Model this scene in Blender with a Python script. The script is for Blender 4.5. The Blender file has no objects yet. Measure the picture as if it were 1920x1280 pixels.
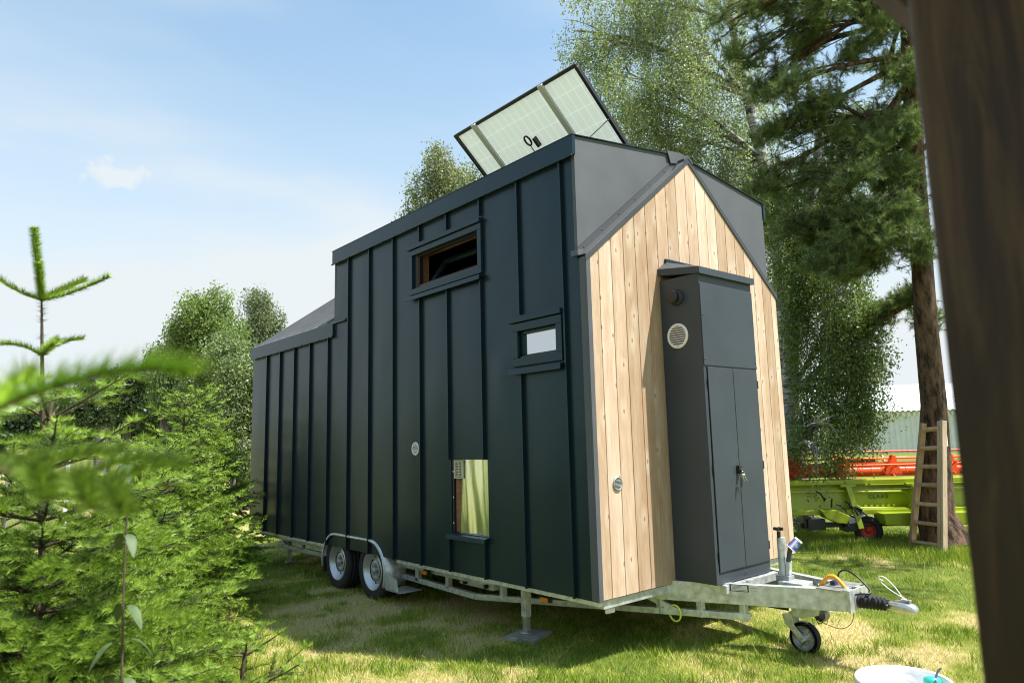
import bpy, bmesh, math, random
import numpy as np
from mathutils import Vector, Matrix, Euler
random.seed(7); rng = np.random.default_rng(7)
scene = bpy.context.scene
COL = scene.collection
PI = math.pi

# ------------------------------------------------------------------ camera frame
V = dict(f=1312.5, cx=-3.4209, cy=-3.3056, cz=1.4862, yaw=-0.7152, pit=0.1395, rol=-0.0273, px=28.53)
_cy, _sy = math.cos(V['yaw']), math.sin(V['yaw']); _cp, _sp = math.cos(V['pit']), math.sin(V['pit'])
FW = np.array([-_sy*_cp, _cy*_cp, _sp]); _R0 = np.array([_cy, _sy, 0]); _U0 = np.cross(_R0, FW)
_c, _s = math.cos(V['rol']), math.sin(V['rol'])
RT = _c*_R0 + _s*_U0; UP = -_s*_R0 + _c*_U0
CP = np.array([V['cx'], V['cy'], V['cz']])
def at(u, v, d):
    return CP + (FW + RT*(u-960-V['px'])/V['f'] - UP*(v-640)/V['f'])*d
def gnd(u, d, z=0.0):
    p = at(u, 824, d); p[2] = z; return p

# ------------------------------------------------------------------ object helpers
WL = {}
class MB:
    def __init__(s): s.v = []; s.f = []; s.n = 0; s.sm = []
    def add(s, vs, fs, smooth=False):
        b = s.n; s.v += [tuple(map(float, p)) for p in vs]; s.n += len(vs)
        s.f += [tuple(i+b for i in f) for f in fs]; s.sm += [smooth]*len(fs)
        return s
    def box(s, x0, x1, y0, y1, z0, z1):
        vs = [(x, y, z) for x in (x0, x1) for y in (y0, y1) for z in (z0, z1)]
        return s.add(vs, [(0,1,3,2),(4,6,7,5),(0,4,5,1),(2,3,7,6),(0,2,6,4),(1,5,7,3)])
    def obox(s, p0, p1, w, h, up=(0,0,1)):
        p0 = np.array(p0, float); p1 = np.array(p1, float); t = p1-p0; t /= np.linalg.norm(t)
        up = np.array(up, float); a = np.cross(t, up); a /= np.linalg.norm(a); b = np.cross(a, t)
        vs = [p + a*i*w/2 + b*j*h/2 for p in (p0, p1) for i in (-1, 1) for j in (-1, 1)]
        return s.add(vs, [(0,1,3,2),(4,6,7,5),(0,4,5,1),(2,3,7,6),(0,2,6,4),(1,5,7,3)])
    def prism(s, pts, off):
        n = len(pts); off = np.array(off, float)
        vs = [np.array(p, float) for p in pts] + [np.array(p, float)+off for p in pts]
        fs = [tuple(range(n))[::-1], tuple(range(n, 2*n))] + [(i, (i+1) % n, n+(i+1) % n, n+i) for i in range(n)]
        return s.add(vs, fs)
    def tube(s, pts, r, n=8, smooth=True, cap=True):
        pts = [np.array(p, float) for p in pts]; m = len(pts)
        rr = [r]*m if np.isscalar(r) else list(r)
        vs = []; ref = None
        for i, p in enumerate(pts):
            t = pts[min(i+1, m-1)] - pts[max(i-1, 0)]; t = t/(np.linalg.norm(t)+1e-12)
            if ref is None:
                ref = np.array([0, 0, 1.]) if abs(t[2]) < .9 else np.array([1., 0, 0])
            a = np.cross(t, ref); a /= (np.linalg.norm(a)+1e-12); b = np.cross(a, t); ref = b
            for k in range(n):
                q = 2*PI*k/n; vs.append(p + rr[i]*(a*math.cos(q) + b*math.sin(q)))
        fs = []
        for i in range(m-1):
            for k in range(n):
                fs.append((i*n+k, i*n+(k+1) % n, (i+1)*n+(k+1) % n, (i+1)*n+k))
        s.add(vs, fs, smooth)
        if cap:
            s.add(vs[:n], [tuple(range(n))[::-1]]); s.add(vs[-n:], [tuple(range(n))])
        return s
    def lathe(s, prof, c, axis, n=32, smooth=True):
        """prof: list of (radius, dist along axis)"""
        c = np.array(c, float); t = np.array(axis, float); t /= np.linalg.norm(t)
        ref = np.array([0, 0, 1.]) if abs(t[2]) < .9 else np.array([1., 0, 0])
        a = np.cross(t, ref); a /= np.linalg.norm(a); b = np.cross(a, t)
        vs = []; m = len(prof)
        for r, h in prof:
            for k in range(n):
                q = 2*PI*k/n; vs.append(c + t*h + r*(a*math.cos(q)+b*math.sin(q)))
        fs = [(i*n+k, i*n+(k+1) % n, (i+1)*n+(k+1) % n, (i+1)*n+k) for i in range(m-1) for k in range(n)]
        return s.add(vs, fs, smooth)
    def build(s, name, mat, parent=None, bevel=0, attr=None, sharp=True):
        me = bpy.data.meshes.new(name)
        A = np.array(s.v); c = (A.min(0)+A.max(0))/2
        if parent is None: c[2] = A[:, 2].min()
        me.from_pydata([tuple(p) for p in (A-c)], [], s.f)
        me.polygons.foreach_set('use_smooth', s.sm)
        me.validate(); me.update()
        if attr is not None and len(attr) == len(me.polygons):
            at_ = me.attributes.new('tint', 'FLOAT', 'FACE'); at_.data.foreach_set('value', attr)
        bm = bmesh.new(); bm.from_mesh(me); bmesh.ops.recalc_face_normals(bm, faces=bm.faces); bm.to_mesh(me); bm.free()
        me.materials.append(mat)
        return link(name, me, c, parent, bevel)
def link(name, me, c, parent=None, bevel=0):
    o = bpy.data.objects.new(name, me); COL.objects.link(o)
    c = np.array(c, float); WL[o.name] = c
    if parent is not None:
        o.parent = parent; o.location = tuple(c - WL[parent.name])
    else: o.location = tuple(c)
    if bevel:
        b = o.modifiers.new('Bevel', 'BEVEL'); b.width = bevel; b.segments = 2; b.limit_method = 'ANGLE'; b.angle_limit = math.radians(40)
        b.harden_normals = False
    return o
def smooth(pts, k=6):
    P = [np.array(p, float) for p in pts]; P = [2*P[0]-P[1]]+P+[2*P[-1]-P[-2]]; o = []
    for i in range(1, len(P)-2):
        for t in np.arange(0, 1, 1/k):
            o.append(.5*(2*P[i]+(P[i+1]-P[i-1])*t+(2*P[i-1]-5*P[i]+4*P[i+1]-P[i+2])*t*t+(-P[i-1]+3*P[i]-3*P[i+1]+P[i+2])*t**3))
    return o+[P[-2]]
def screw_set(name, pts, ax, prof, m, parent, n=8):
    o = None
    for p in pts:
        if o is None: o = MB().lathe(prof, p, ax, n).build(name, m, parent); first = np.array(p, float); l0 = o.location.copy(); continue
        c = o.copy(); COL.objects.link(c); c.parent = parent; c.location = l0+Vector(tuple(np.array(p, float)-first))
def thing(name, label, cat, loc, group=None):
    o = bpy.data.objects.new(name, None); COL.objects.link(o); o.location = tuple(map(float, loc)); WL[o.name] = np.array(loc, float)
    o.empty_display_size = .2
    return tag(o, label, cat, group)
def tag(o, label, cat, group=None):
    o['label'] = label; o['category'] = cat
    if group: o['group'] = group
    return o
def bulk(name, verts, faces_n, cols, mat, parent=None, smooth=False):
    """verts (N,3) with consecutive polygons of faces_n vertices each; cols per face (F,3)"""
    verts = np.asarray(verts, np.float32); N = len(verts); F = N//faces_n
    c = (verts.min(0)+verts.max(0))/2
    if parent is None: c[2] = verts[:, 2].min()
    me = bpy.data.meshes.new(name)
    me.vertices.add(N); me.vertices.foreach_set('co', (verts-c).ravel())
    me.loops.add(N); me.loops.foreach_set('vertex_index', np.arange(N, dtype=np.int32))
    me.polygons.add(F); me.polygons.foreach_set('loop_start', np.arange(0, N, faces_n, dtype=np.int32))
    me.update(calc_edges=True)
    if cols is not None:
        a = me.attributes.new('col', 'FLOAT_COLOR', 'FACE'); cc = np.ones((F, 4), np.float32); cc[:, :3] = cols
        a.data.foreach_set('color', cc.ravel())
    me.materials.append(mat)
    return link(name, me, c, parent)

# ------------------------------------------------------------------ materials
MATS = {}
def mat(name, col=(.5,.5,.5), rough=.5, metal=0, spec=.5, noise=None, bump=None, build=None, coat=0):
    m = bpy.data.materials.new(name); m.use_nodes = True; nt = m.node_tree; N = nt.nodes; L = nt.links
    p = N['Principled BSDF']; p.inputs['Base Color'].default_value = (*col, 1); p.inputs['Roughness'].default_value = rough
    p.inputs['Metallic'].default_value = metal; p.inputs['Specular IOR Level'].default_value = spec; p.inputs['Coat Weight'].default_value = coat
    geo = N.new('ShaderNodeNewGeometry'); pos = geo.outputs['Position']
    if noise:   # (scale, amount, stretch)
        sc, amt, st = noise
        mp = N.new('ShaderNodeMapping'); mp.inputs['Scale'].default_value = st; L.new(pos, mp.inputs[0])
        nz = N.new('ShaderNodeTexNoise'); nz.inputs['Scale'].default_value = sc; nz.inputs['Detail'].default_value = 6; L.new(mp.outputs[0], nz.inputs['Vector'])
        mx = N.new('ShaderNodeMix'); mx.data_type = 'RGBA'; mx.blend_type = 'MIX'
        mx.inputs[6].default_value = (*[c*(1-amt) for c in col], 1); mx.inputs[7].default_value = (*[min(1, c*(1+amt)) for c in col], 1)
        cr = N.new('ShaderNodeMapRange'); cr.inputs[1].default_value = .3; cr.inputs[2].default_value = .7; L.new(nz.outputs[0], cr.inputs[0])
        L.new(cr.outputs[0], mx.inputs[0]); L.new(mx.outputs[2], p.inputs['Base Color'])
        rr = N.new('ShaderNodeMapRange'); rr.inputs[3].default_value = max(.02, rough-.12*min(1, amt*2)); rr.inputs[4].default_value = min(1, rough+.12*min(1, amt*2))
        L.new(nz.outputs[0], rr.inputs[0]); L.new(rr.outputs[0], p.inputs['Roughness'])
    if bump:    # list of (scale, strength, distance, stretch)
        prev = None
        for sc, stg, dist, st in bump:
            mp = N.new('ShaderNodeMapping'); mp.inputs['Scale'].default_value = st; L.new(pos, mp.inputs[0])
            nz = N.new('ShaderNodeTexNoise'); nz.inputs['Scale'].default_value = sc; nz.inputs['Detail'].default_value = 3 if sc > 10 else .6; L.new(mp.outputs[0], nz.inputs['Vector'])
            b = N.new('ShaderNodeBump'); b.inputs['Strength'].default_value = stg; b.inputs['Distance'].default_value = dist
            L.new(nz.outputs[0], b.inputs['Height'])
            if prev: L.new(prev, b.inputs['Normal'])
            prev = b.outputs[0]
        L.new(prev, p.inputs['Normal'])
    if build: build(m, N, L, p, pos)
    MATS[name] = m
    return m
one = (1, 1, 1)
M_clad = mat('dark_cladding', (.0095,.019,.0265), .33, 0, .42, noise=(3.5, .10, one), bump=[(1.6, .35, .03, (1,1.6,.8)), (260, .05, .002, one)])
M_trim = mat('dark_trim', (.009,.019,.027), .33, 0, .42, noise=(2, .15, one), bump=[(2.5, .2, .01, one)])
M_memb = mat('grey_membrane', (.086,.094,.104), .62, 0, .35, noise=(3, .10, one), bump=[(2.2, .5, .03, one), (420, .25, .0015, one)])
M_cab = mat('cabinet_paint', (.042,.053,.064), .42, 0, .30, noise=(2.5, .10, one), bump=[(3.2, .35, .012, one), (350, .15, .0012, one)])
M_rake = mat('rake_sheet', (.045,.050,.056), .45, 0, .45, noise=(3, .12, one))
M_black = mat('black_plastic', (.012,.012,.013), .42)
M_rubber = mat('rubber', (.016,.016,.017), .8, noise=(30, .4, one), bump=[(120, .3, .001, one)])
M_galv = mat('galvanised_steel', (.60,.63,.63), .42, .6, noise=(22, .26, (1,1,1)), bump=[(60, .12, .001, one)])
M_galv2 = mat('dull_galvanised_steel', (.36,.38,.37), .5, .7, noise=(14, .35, (1,1,1)))
M_rim = mat('rim_silver', (.55,.57,.60), .36, .7, noise=(25, .08, one))
M_alu = mat('aluminium', (.62,.64,.66), .32, .9, noise=(30, .1, one))
M_white = mat('white_plastic', (.74,.74,.72), .4, noise=(8, .05, one))
M_bucket = mat('bucket_white', (.80,.80,.80), .38, noise=(6, .05, one))
M_orange = mat('orange_lens', (.75,.25,.02), .25)
M_yhose = mat('amber_hose', (.80,.36,.02), .35)
M_ycord = mat('yellow_cord', (.72,.75,.08), .45)
M_redwire = mat('dark_red_wire', (.16,.03,.02), .5)
M_teal = mat('teal_plastic', (.02,.42,.34), .4)
M_navy = mat('navy_card', (.010,.026,.115), .5)
M_navyc = mat('navy_plastic', (.012,.015,.07), .4)
M_brass = mat('key_metal', (.62,.56,.42), .3, .9)
M_rust = mat('rusty_iron', (.09,.035,.02), .8, noise=(40, .5, one))
M_inner = mat('interior_wood', (.20,.10,.045), .6, noise=(6, .25, (1,1,8)))
M_paper = mat('plate_paper', (.62,.62,.58), .5)
M_ink = mat('ink', (.10,.10,.09), .6)
M_green = mat('header_green', (.30,.37,.010), .38, noise=(4, .12, one), coat=.3)
M_reel = mat('reel_orange', (.85,.085,.008), .42, noise=(7, .1, one))
M_hub = mat('hub_red', (.45,.035,.012), .45)
M_barn = mat('barn_sheet', (.66,.67,.67), .5, noise=(2, .06, one))
M_broof = mat('barn_roof_sheet', (.80,.82,.83), .35, noise=(1, .06, one))
M_conc = mat('weathered_board', (.26,.25,.24), .8, noise=(18, .3, one), bump=[(60, .4, .003, one)])
M_screw = mat('screw_head', (.05,.055,.06), .35, .6)

def woodnodes(base, dark, light, axis_scale, grain=1.0, tint=True, knots=True):
    def f(m, N, L, p, pos):
        at_ = N.new('ShaderNodeAttribute'); at_.attribute_name = 'tint'
        off = N.new('ShaderNodeVectorMath'); off.operation = 'MULTIPLY_ADD'
        cmb = N.new('ShaderNodeCombineXYZ'); L.new(at_.outputs['Fac'], cmb.inputs[0]); L.new(at_.outputs['Fac'], cmb.inputs[1]); L.new(at_.outputs['Fac'], cmb.inputs[2])
        L.new(cmb.outputs[0], off.inputs[0]); off.inputs[1].default_value = (17, 9, 23); L.new(pos, off.inputs[2])
        mp = N.new('ShaderNodeMapping'); mp.inputs['Scale'].default_value = axis_scale; L.new(off.outputs[0], mp.inputs[0])
        nz = N.new('ShaderNodeTexNoise'); nz.inputs['Scale'].default_value = 9*grain; nz.inputs['Detail'].default_value = 8; nz.inputs['Roughness'].default_value = .62; nz.inputs['Distortion'].default_value = .8
        L.new(mp.outputs[0], nz.inputs['Vector'])
        wv = N.new('ShaderNodeTexNoise'); wv.inputs['Scale'].default_value = 2.2*grain; wv.inputs['Detail'].default_value = 3; L.new(mp.outputs[0], wv.inputs['Vector'])
        cr = N.new('ShaderNodeValToRGB'); e = cr.color_ramp.elements
        e[0].position = .30; e[0].color = (*dark, 1); e[1].position = .72; e[1].color = (*light, 1)
        e2 = cr.color_ramp.elements.new(.5); e2.color = (*base, 1)
        add = N.new('ShaderNodeMath'); add.operation = 'MULTIPLY_ADD'; L.new(wv.outputs[0], add.inputs[0]); add.inputs[1].default_value = .55
        m2 = N.new('ShaderNodeMath'); m2.operation = 'MULTIPLY'; L.new(nz.outputs[0], m2.inputs[0]); m2.inputs[1].default_value = .5
        L.new(m2.outputs[0], add.inputs[2]); L.new(add.outputs[0], cr.inputs[0])
        out = cr.outputs[0]
        # per plank brightness
        mr = N.new('ShaderNodeMapRange'); mr.inputs[3].default_value = .68; mr.inputs[4].default_value = 1.08; L.new(at_.outputs['Fac'], mr.inputs[0])
        hsv = N.new('ShaderNodeHueSaturation'); L.new(out, hsv.inputs['Color']); L.new(mr.outputs[0], hsv.inputs['Value'])
        ms = N.new('ShaderNodeMapRange'); ms.inputs[3].default_value = 1.15; ms.inputs[4].default_value = .85; L.new(at_.outputs['Fac'], ms.inputs[0]); L.new(ms.outputs[0], hsv.inputs['Saturation'])
        out = hsv.outputs[0]
        if knots:
            sx = N.new('ShaderNodeSeparateXYZ'); L.new(off.outputs[0], sx.inputs[0]); cxz = N.new('ShaderNodeCombineXYZ'); L.new(sx.outputs[0], cxz.inputs[0]); L.new(sx.outputs[2], cxz.inputs[1])
            mk = N.new('ShaderNodeMapping'); mk.inputs['Scale'].default_value = (7.4, 3.4, 1); L.new(cxz.outputs[0], mk.inputs[0])
            vo = N.new('ShaderNodeTexVoronoi'); vo.voronoi_dimensions = '2D'; vo.inputs['Scale'].default_value = 1; vo.inputs['Randomness'].default_value = 1; L.new(mk.outputs[0], vo.inputs['Vector'])
            for (a, b, fc, kc) in ((.10, .38, .30, (.70,.60,.48)), (.035, .075, .80, (.20,.10,.05))):
                kr = N.new('ShaderNodeMapRange'); kr.inputs[1].default_value = a; kr.inputs[2].default_value = b; kr.inputs[3].default_value = fc; kr.inputs[4].default_value = 0
                L.new(vo.outputs['Distance'], kr.inputs[0])
                # only a share of cells carry a knot
                gt = N.new('ShaderNodeMath'); gt.operation = 'GREATER_THAN'; gt.inputs[1].default_value = .5
                sp = N.new('ShaderNodeSeparateColor'); L.new(vo.outputs['Color'], sp.inputs[0]); L.new(sp.outputs[0], gt.inputs[0])
                mu = N.new('ShaderNodeMath'); mu.operation = 'MULTIPLY'; L.new(kr.outputs[0], mu.inputs[0]); L.new(gt.outputs[0], mu.inputs[1])
                mx = N.new('ShaderNodeMix'); mx.data_type = 'RGBA'; L.new(mu.outputs[0], mx.inputs[0]); L.new(out, mx.inputs[6]); mx.inputs[7].default_value = (*kc, 1)
                out = mx.outputs[2]
        L.new(out, p.inputs['Base Color'])
        b = N.new('ShaderNodeBump'); b.inputs['Strength'].default_value = .25; b.inputs['Distance'].default_value = .003; L.new(nz.outputs[0], b.inputs['Height']); L.new(b.outputs[0], p.inputs['Normal'])
    return f
M_plank = mat('larch_planks', rough=.55, spec=.3, build=woodnodes((.56,.40,.275), (.42,.275,.17), (.68,.56,.44), (5, 1, .55)))
M_ladder = mat('ladder_wood', rough=.6, spec=.3, build=woodnodes((.46,.32,.20), (.34,.22,.13), (.56,.43,.29), (8, 8, 1.2), knots=False))
M_post = mat('stained_timber', rough=.45, spec=.25, build=woodnodes((.034,.019,.010), (.007,.005,.004), (.125,.075,.030), (4.5, 4.5, .42), grain=1.2, knots=False))

def leafmat(name, rough=.5, trans=.35, gain=1.0, tgain=(1.15,1.2,.6)):
    def f(m, N, L, p, pos):
        a = N.new('ShaderNodeAttribute'); a.attribute_name = 'col'
        L.new(a.outputs['Color'], p.inputs['Base Color'])
        t = N.new('ShaderNodeBsdfTranslucent')
        mu = N.new('ShaderNodeVectorMath'); mu.operation = 'MULTIPLY'; mu.inputs[1].default_value = tgain; L.new(a.outputs['Color'], mu.inputs[0]); L.new(mu.outputs[0], t.inputs['Color'])
        mx = N.new('ShaderNodeMixShader'); mx.inputs[0].default_value = trans
        L.new(p.outputs[0], mx.inputs[1]); L.new(t.outputs[0], mx.inputs[2]); L.new(mx.outputs[0], N['Material Output'].inputs['Surface'])
    return mat(name, rough=rough, spec=.35, build=f)
M_leaf = leafmat('broad_leaf', .42, .42)
M_needle = leafmat('needle', .45, .30)
M_grass = leafmat('grass_blade', .6, .30)

def barkf(c1, c2, sc, st, bumpd):
    def f(m, N, L, p, pos):
        mp = N.new('ShaderNodeMapping'); mp.inputs['Scale'].default_value = st; L.new(pos, mp.inputs[0])
        nz = N.new('ShaderNodeTexNoise'); nz.inputs['Scale'].default_value = sc; nz.inputs['Detail'].default_value = 8; nz.inputs['Roughness'].default_value = .65; L.new(mp.outputs[0], nz.inputs['Vector'])
        cr = N.new('ShaderNodeValToRGB'); e = cr.color_ramp.elements; e[0].position = .4; e[0].color = (*c1, 1); e[1].position = .6; e[1].color = (*c2, 1)
        L.new(nz.outputs[0], cr.inputs[0]); L.new(cr.outputs[0], p.inputs['Base Color'])
        b = N.new('ShaderNodeBump'); b.inputs['Strength'].default_value = .9; b.inputs['Distance'].default_value = bumpd; L.new(nz.outputs[0], b.inputs['Height']); L.new(b.outputs[0], p.inputs['Normal'])
    return f
M_pbark = mat('pine_bark', rough=.9, spec=.2, build=barkf((.030,.022,.017), (.17,.105,.07), 14, (1,1,.28), .05))
M_bbark = mat('birch_bark', rough=.7, spec=.3, build=barkf((.05,.045,.04), (.50,.49,.46), 9, (.5,.5,2.0), .006))
M_twig = mat('fir_twig_bark', (.10,.075,.05), .8, spec=.2, noise=(60, .3, one), bump=[(150, .4, .002, one)])
M_gbark = mat('grey_trunk_bark', rough=.9, spec=.2, build=barkf((.06,.05,.045), (.20,.18,.16), 10, (1,1,.3), .02))

for m_ in (M_clad, M_trim): m_.node_tree.nodes['Principled BSDF'].inputs['Specular Tint'].default_value = (.50,.82,1.0,1)
# glass
def f_mirror(m, N, L, p, pos):
    g = N.new('ShaderNodeBsdfGlossy'); g.inputs['Roughness'].default_value = .02; g.inputs['Color'].default_value = (.72,.76,.80,1)
    mx = N.new('ShaderNodeMixShader'); mx.inputs[0].default_value = .75; L.new(p.outputs[0], mx.inputs[1]); L.new(g.outputs[0], mx.inputs[2]); L.new(mx.outputs[0], N['Material Output'].inputs['Surface'])
M_mirror = mat('coated_glass', (.10,.12,.13), .1, build=f_mirror)
def f_foil(m, N, L, p, pos):
    mp = N.new('ShaderNodeMapping'); mp.inputs['Scale'].default_value = (1, 4, 1.6); L.new(pos, mp.inputs[0])
    nz = N.new('ShaderNodeTexNoise'); nz.inputs['Scale'].default_value = 1.6; nz.inputs['Detail'].default_value = 2; L.new(mp.outputs[0], nz.inputs['Vector'])
    b = N.new('ShaderNodeBump'); b.inputs['Strength'].default_value = .30; b.inputs['Distance'].default_value = .02; L.new(nz.outputs[0], b.inputs['Height']); L.new(b.outputs[0], p.inputs['Normal'])
M_foil = mat('reflective_foil', (.90,.92,.84), .22, 1.0, build=f_foil)
def f_glass(m, N, L, p, pos):
    g = N.new('ShaderNodeBsdfGlossy'); g.inputs['Roughness'].default_value = .01
    t = N.new('ShaderNodeBsdfTransparent'); fr = N.new('ShaderNodeFresnel'); fr.inputs[0].default_value = 1.5
    mx = N.new('ShaderNodeMixShader'); L.new(fr.outputs[0], mx.inputs[0]); L.new(t.outputs[0], mx.inputs[1]); L.new(g.outputs[0], mx.inputs[2]); L.new(mx.outputs[0], N['Material Output'].inputs['Surface'])
M_glass = mat('clear_glass', build=f_glass)
# solar back sheet: translucent bifacial laminate with cell grid (material pattern on object coordinates)
def f_pv(m, N, L, p, pos):
    tc = N.new('ShaderNodeTexCoord'); uv = N.new('ShaderNodeUVMap'); uv.uv_map = 'UVMap'
    sp = N.new('ShaderNodeSeparateXYZ'); L.new(uv.outputs[0], sp.inputs[0])
    outs = []
    for ch, n, w in ((0, 6, .013), (1, 6, .012), (0, 18, .0)):
        if w == 0: continue
        a = N.new('ShaderNodeMath'); a.operation = 'MULTIPLY'; a.inputs[1].default_value = n if ch else 20; L.new(sp.outputs[ch], a.inputs[0])
        fr = N.new('ShaderNodeMath'); fr.operation = 'FRACT'; L.new(a.outputs[0], fr.inputs[0])
        d = N.new('ShaderNodeMath'); d.operation = 'SUBTRACT'; d.inputs[1].default_value = .5; L.new(fr.outputs[0], d.inputs[0])
        ab = N.new('ShaderNodeMath'); ab.operation = 'ABSOLUTE'; L.new(d.outputs[0], ab.inputs[0])
        g = N.new('ShaderNodeMath'); g.operation = 'GREATER_THAN'; g.inputs[1].default_value = .5-(.045 if ch == 0 else .022); L.new(ab.outputs[0], g.inputs[0]); outs.append(g.outputs[0])
    mxm = N.new('ShaderNodeMath'); mxm.operation = 'MAXIMUM'; L.new(outs[0], mxm.inputs[0]); L.new(outs[1], mxm.inputs[1])
    mc = N.new('ShaderNodeMix'); mc.data_type = 'RGBA'; mc.inputs[6].default_value = (.66,.70,.67,1); mc.inputs[7].default_value = (.74,.79,.76,1); L.new(mxm.outputs[0], mc.inputs[0])
    L.new(mc.outputs[2], p.inputs['Base Color'])
    t = N.new('ShaderNodeBsdfTranslucent'); L.new(mc.outputs[2], t.inputs['Color'])
    mx = N.new('ShaderNodeMixShader'); mx.inputs[0].default_value = .55; L.new(p.outputs[0], mx.inputs[1]); L.new(t.outputs[0], mx.inputs[2]); L.new(mx.outputs[0], N['Material Output'].inputs['Surface'])
M_pv = mat('pv_back_sheet', (.5,.55,.5), .35, build=f_pv)

# ------------------------------------------------------------------ world, sun, camera
SUN = np.array([.265, -.41, .88]); SUN /= np.linalg.norm(SUN)
w = bpy.data.worlds.new('World'); scene.world = w; w.use_nodes = True
nt = w.node_tree; N = nt.nodes; L = nt.links; bg = N['Background']
sky = N.new('ShaderNodeTexSky'); sky.sky_type = 'NISHITA'; sky.sun_disc = False
sky.sun_elevation = math.asin(SUN[2]); sky.sun_rotation = math.atan2(SUN[0], SUN[1]); sky.air_density = 1.0; sky.dust_density = 1.2; sky.ozone_density = 1.2; sky.altitude = 350
tc = N.new('ShaderNodeTexCoord')
sep = N.new('ShaderNodeSeparateXYZ'); L.new(tc.outputs['Generated'], sep.inputs[0])
# thin cirrus
mpp = N.new('ShaderNodeMapping'); mpp.inputs['Rotation'].default_value = (0.2, .1, .6); mpp.inputs['Scale'].default_value = (1.2, 2.2, 5.0); L.new(tc.outputs['Generated'], mpp.inputs[0])
cn = N.new('ShaderNodeTexNoise'); cn.inputs['Scale'].default_value = 1.7; cn.inputs['Detail'].default_value = 7; cn.inputs['Roughness'].default_value = .45; cn.inputs['Distortion'].default_value = .15; L.new(mpp.outputs[0], cn.inputs['Vector'])
cr = N.new('ShaderNodeMapRange'); cr.interpolation_type = 'SMOOTHSTEP'; cr.inputs[1].default_value = .32; cr.inputs[2].default_value = .78; cr.inputs[3].default_value = .08; cr.inputs[4].default_value = .46; L.new(cn.outputs[0], cr.inputs[0])
# milkier towards the horizon
hz = N.new('ShaderNodeMapRange'); hz.interpolation_type = 'SMOOTHSTEP'; hz.inputs[1].default_value = .62; hz.inputs[2].default_value = .02; hz.inputs[3].default_value = .16; hz.inputs[4].default_value = .94; L.new(sep.outputs[2], hz.inputs[0])
sm = N.new('ShaderNodeMath'); sm.operation = 'ADD'; sm.use_clamp = True; L.new(cr.outputs[0], sm.inputs[0]); L.new(hz.outputs[0], sm.inputs[1])
# one small cumulus puff
cd = at(222, 331, 1.0) - CP; cd /= np.linalg.norm(cd)
dv = N.new('ShaderNodeVectorMath'); dv.operation = 'SUBTRACT'; dv.inputs[1].default_value = tuple(cd); L.new(tc.outputs['Generated'], dv.inputs[0])
dn = N.new('ShaderNodeTexNoise'); dn.inputs['Scale'].default_value = 42; dn.inputs['Detail'].default_value = 6; L.new(tc.outputs['Generated'], dn.inputs['Vector'])
sc_ = N.new('ShaderNodeVectorMath'); sc_.operation = 'MULTIPLY'; sc_.inputs[1].default_value = (1, 1, 2.6); L.new(dv.outputs[0], sc_.inputs[0])
ln = N.new('ShaderNodeVectorMath'); ln.operation = 'LENGTH'; L.new(sc_.outputs[0], ln.inputs[0])
ma = N.new('ShaderNodeMath'); ma.operation = 'MULTIPLY_ADD'; ma.inputs[1].default_value = -.13; L.new(dn.outputs[0], ma.inputs[0]); L.new(ln.outputs['Value'], ma.inputs[2]); ma_off = .0
pr = N.new('ShaderNodeMapRange'); pr.interpolation_type = 'SMOOTHSTEP'; pr.inputs[1].default_value = .028; pr.inputs[2].default_value = -.055; pr.inputs[3].default_value = 0; pr.inputs[4].default_value = .95; L.new(ma.outputs[0], pr.inputs[0])
mxx = N.new('ShaderNodeMath'); mxx.operation = 'MAXIMUM'; L.new(sm.outputs[0], mxx.inputs[0]); L.new(pr.outputs[0], mxx.inputs[1])
mix = N.new('ShaderNodeMix'); mix.data_type = 'RGBA'; L.new(mxx.outputs[0], mix.inputs[0]); tn = N.new('ShaderNodeVectorMath'); tn.operation = 'MULTIPLY'; tn.inputs[1].default_value = (.84, 1.36, 1.38); L.new(sky.outputs[0], tn.inputs[0]); L.new(tn.outputs[0], mix.inputs[6]); mix.inputs[7].default_value = (4.3, 4.6, 4.75, 1)
L.new(mix.outputs[2], bg.inputs[0]); bg.inputs[1].default_value = .098

sl = bpy.data.lights.new('sun', 'SUN'); sl.energy = 5.0; sl.angle = math.radians(.6); sl.color = (1, .955, .88)
so = bpy.data.objects.new('sun', sl); COL.objects.link(so); so.rotation_euler = Vector(tuple(SUN)).to_track_quat('Z', 'Y').to_euler(); so.location = (5, -8, 20)
cam = bpy.data.cameras.new('camera'); co = bpy.data.objects.new('camera', cam); COL.objects.link(co); scene.camera = co
cam.sensor_width = 36; cam.lens = V['f']/1920*36; cam.shift_x = -V['px']/1920; cam.clip_start = .05; cam.clip_end = 2000
Mx = Matrix((RT, UP, -FW)).transposed().to_4x4(); Mx.translation = Vector(CP); co.matrix_world = Mx
cam.dof.use_dof = True; cam.dof.focus_distance = 5.6; cam.dof.aperture_fstop = 3.2
scene.view_settings.view_transform = 'Standard'; scene.view_settings.look = 'None'; scene.view_settings.exposure = 1.0; scene.view_settings.gamma = 1
scene.cycles.use_denoising = True; scene.cycles.filter_width = 1.05
scene.cycles.max_bounces = 8; scene.cycles.transparent_max_bounces = 12

# ================================================================== THE TINY HOUSE ON ITS TRAILER
W, LL, ZB, ZE, ZA = 2.5, 6.38, .43, 2.73, 3.74
ZT, ZR, YS, YF, ZL = 3.64, 3.80, 3.89, .06, 2.815
H = thing('tiny_house_trailer', 'black metal clad tiny house on a galvanised twin axle trailer', 'tiny house', (1.25, 3.0, 0))
def slope(x): return ZE + (ZA-ZE)*(1-abs(x-1.25)/1.25)

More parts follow.
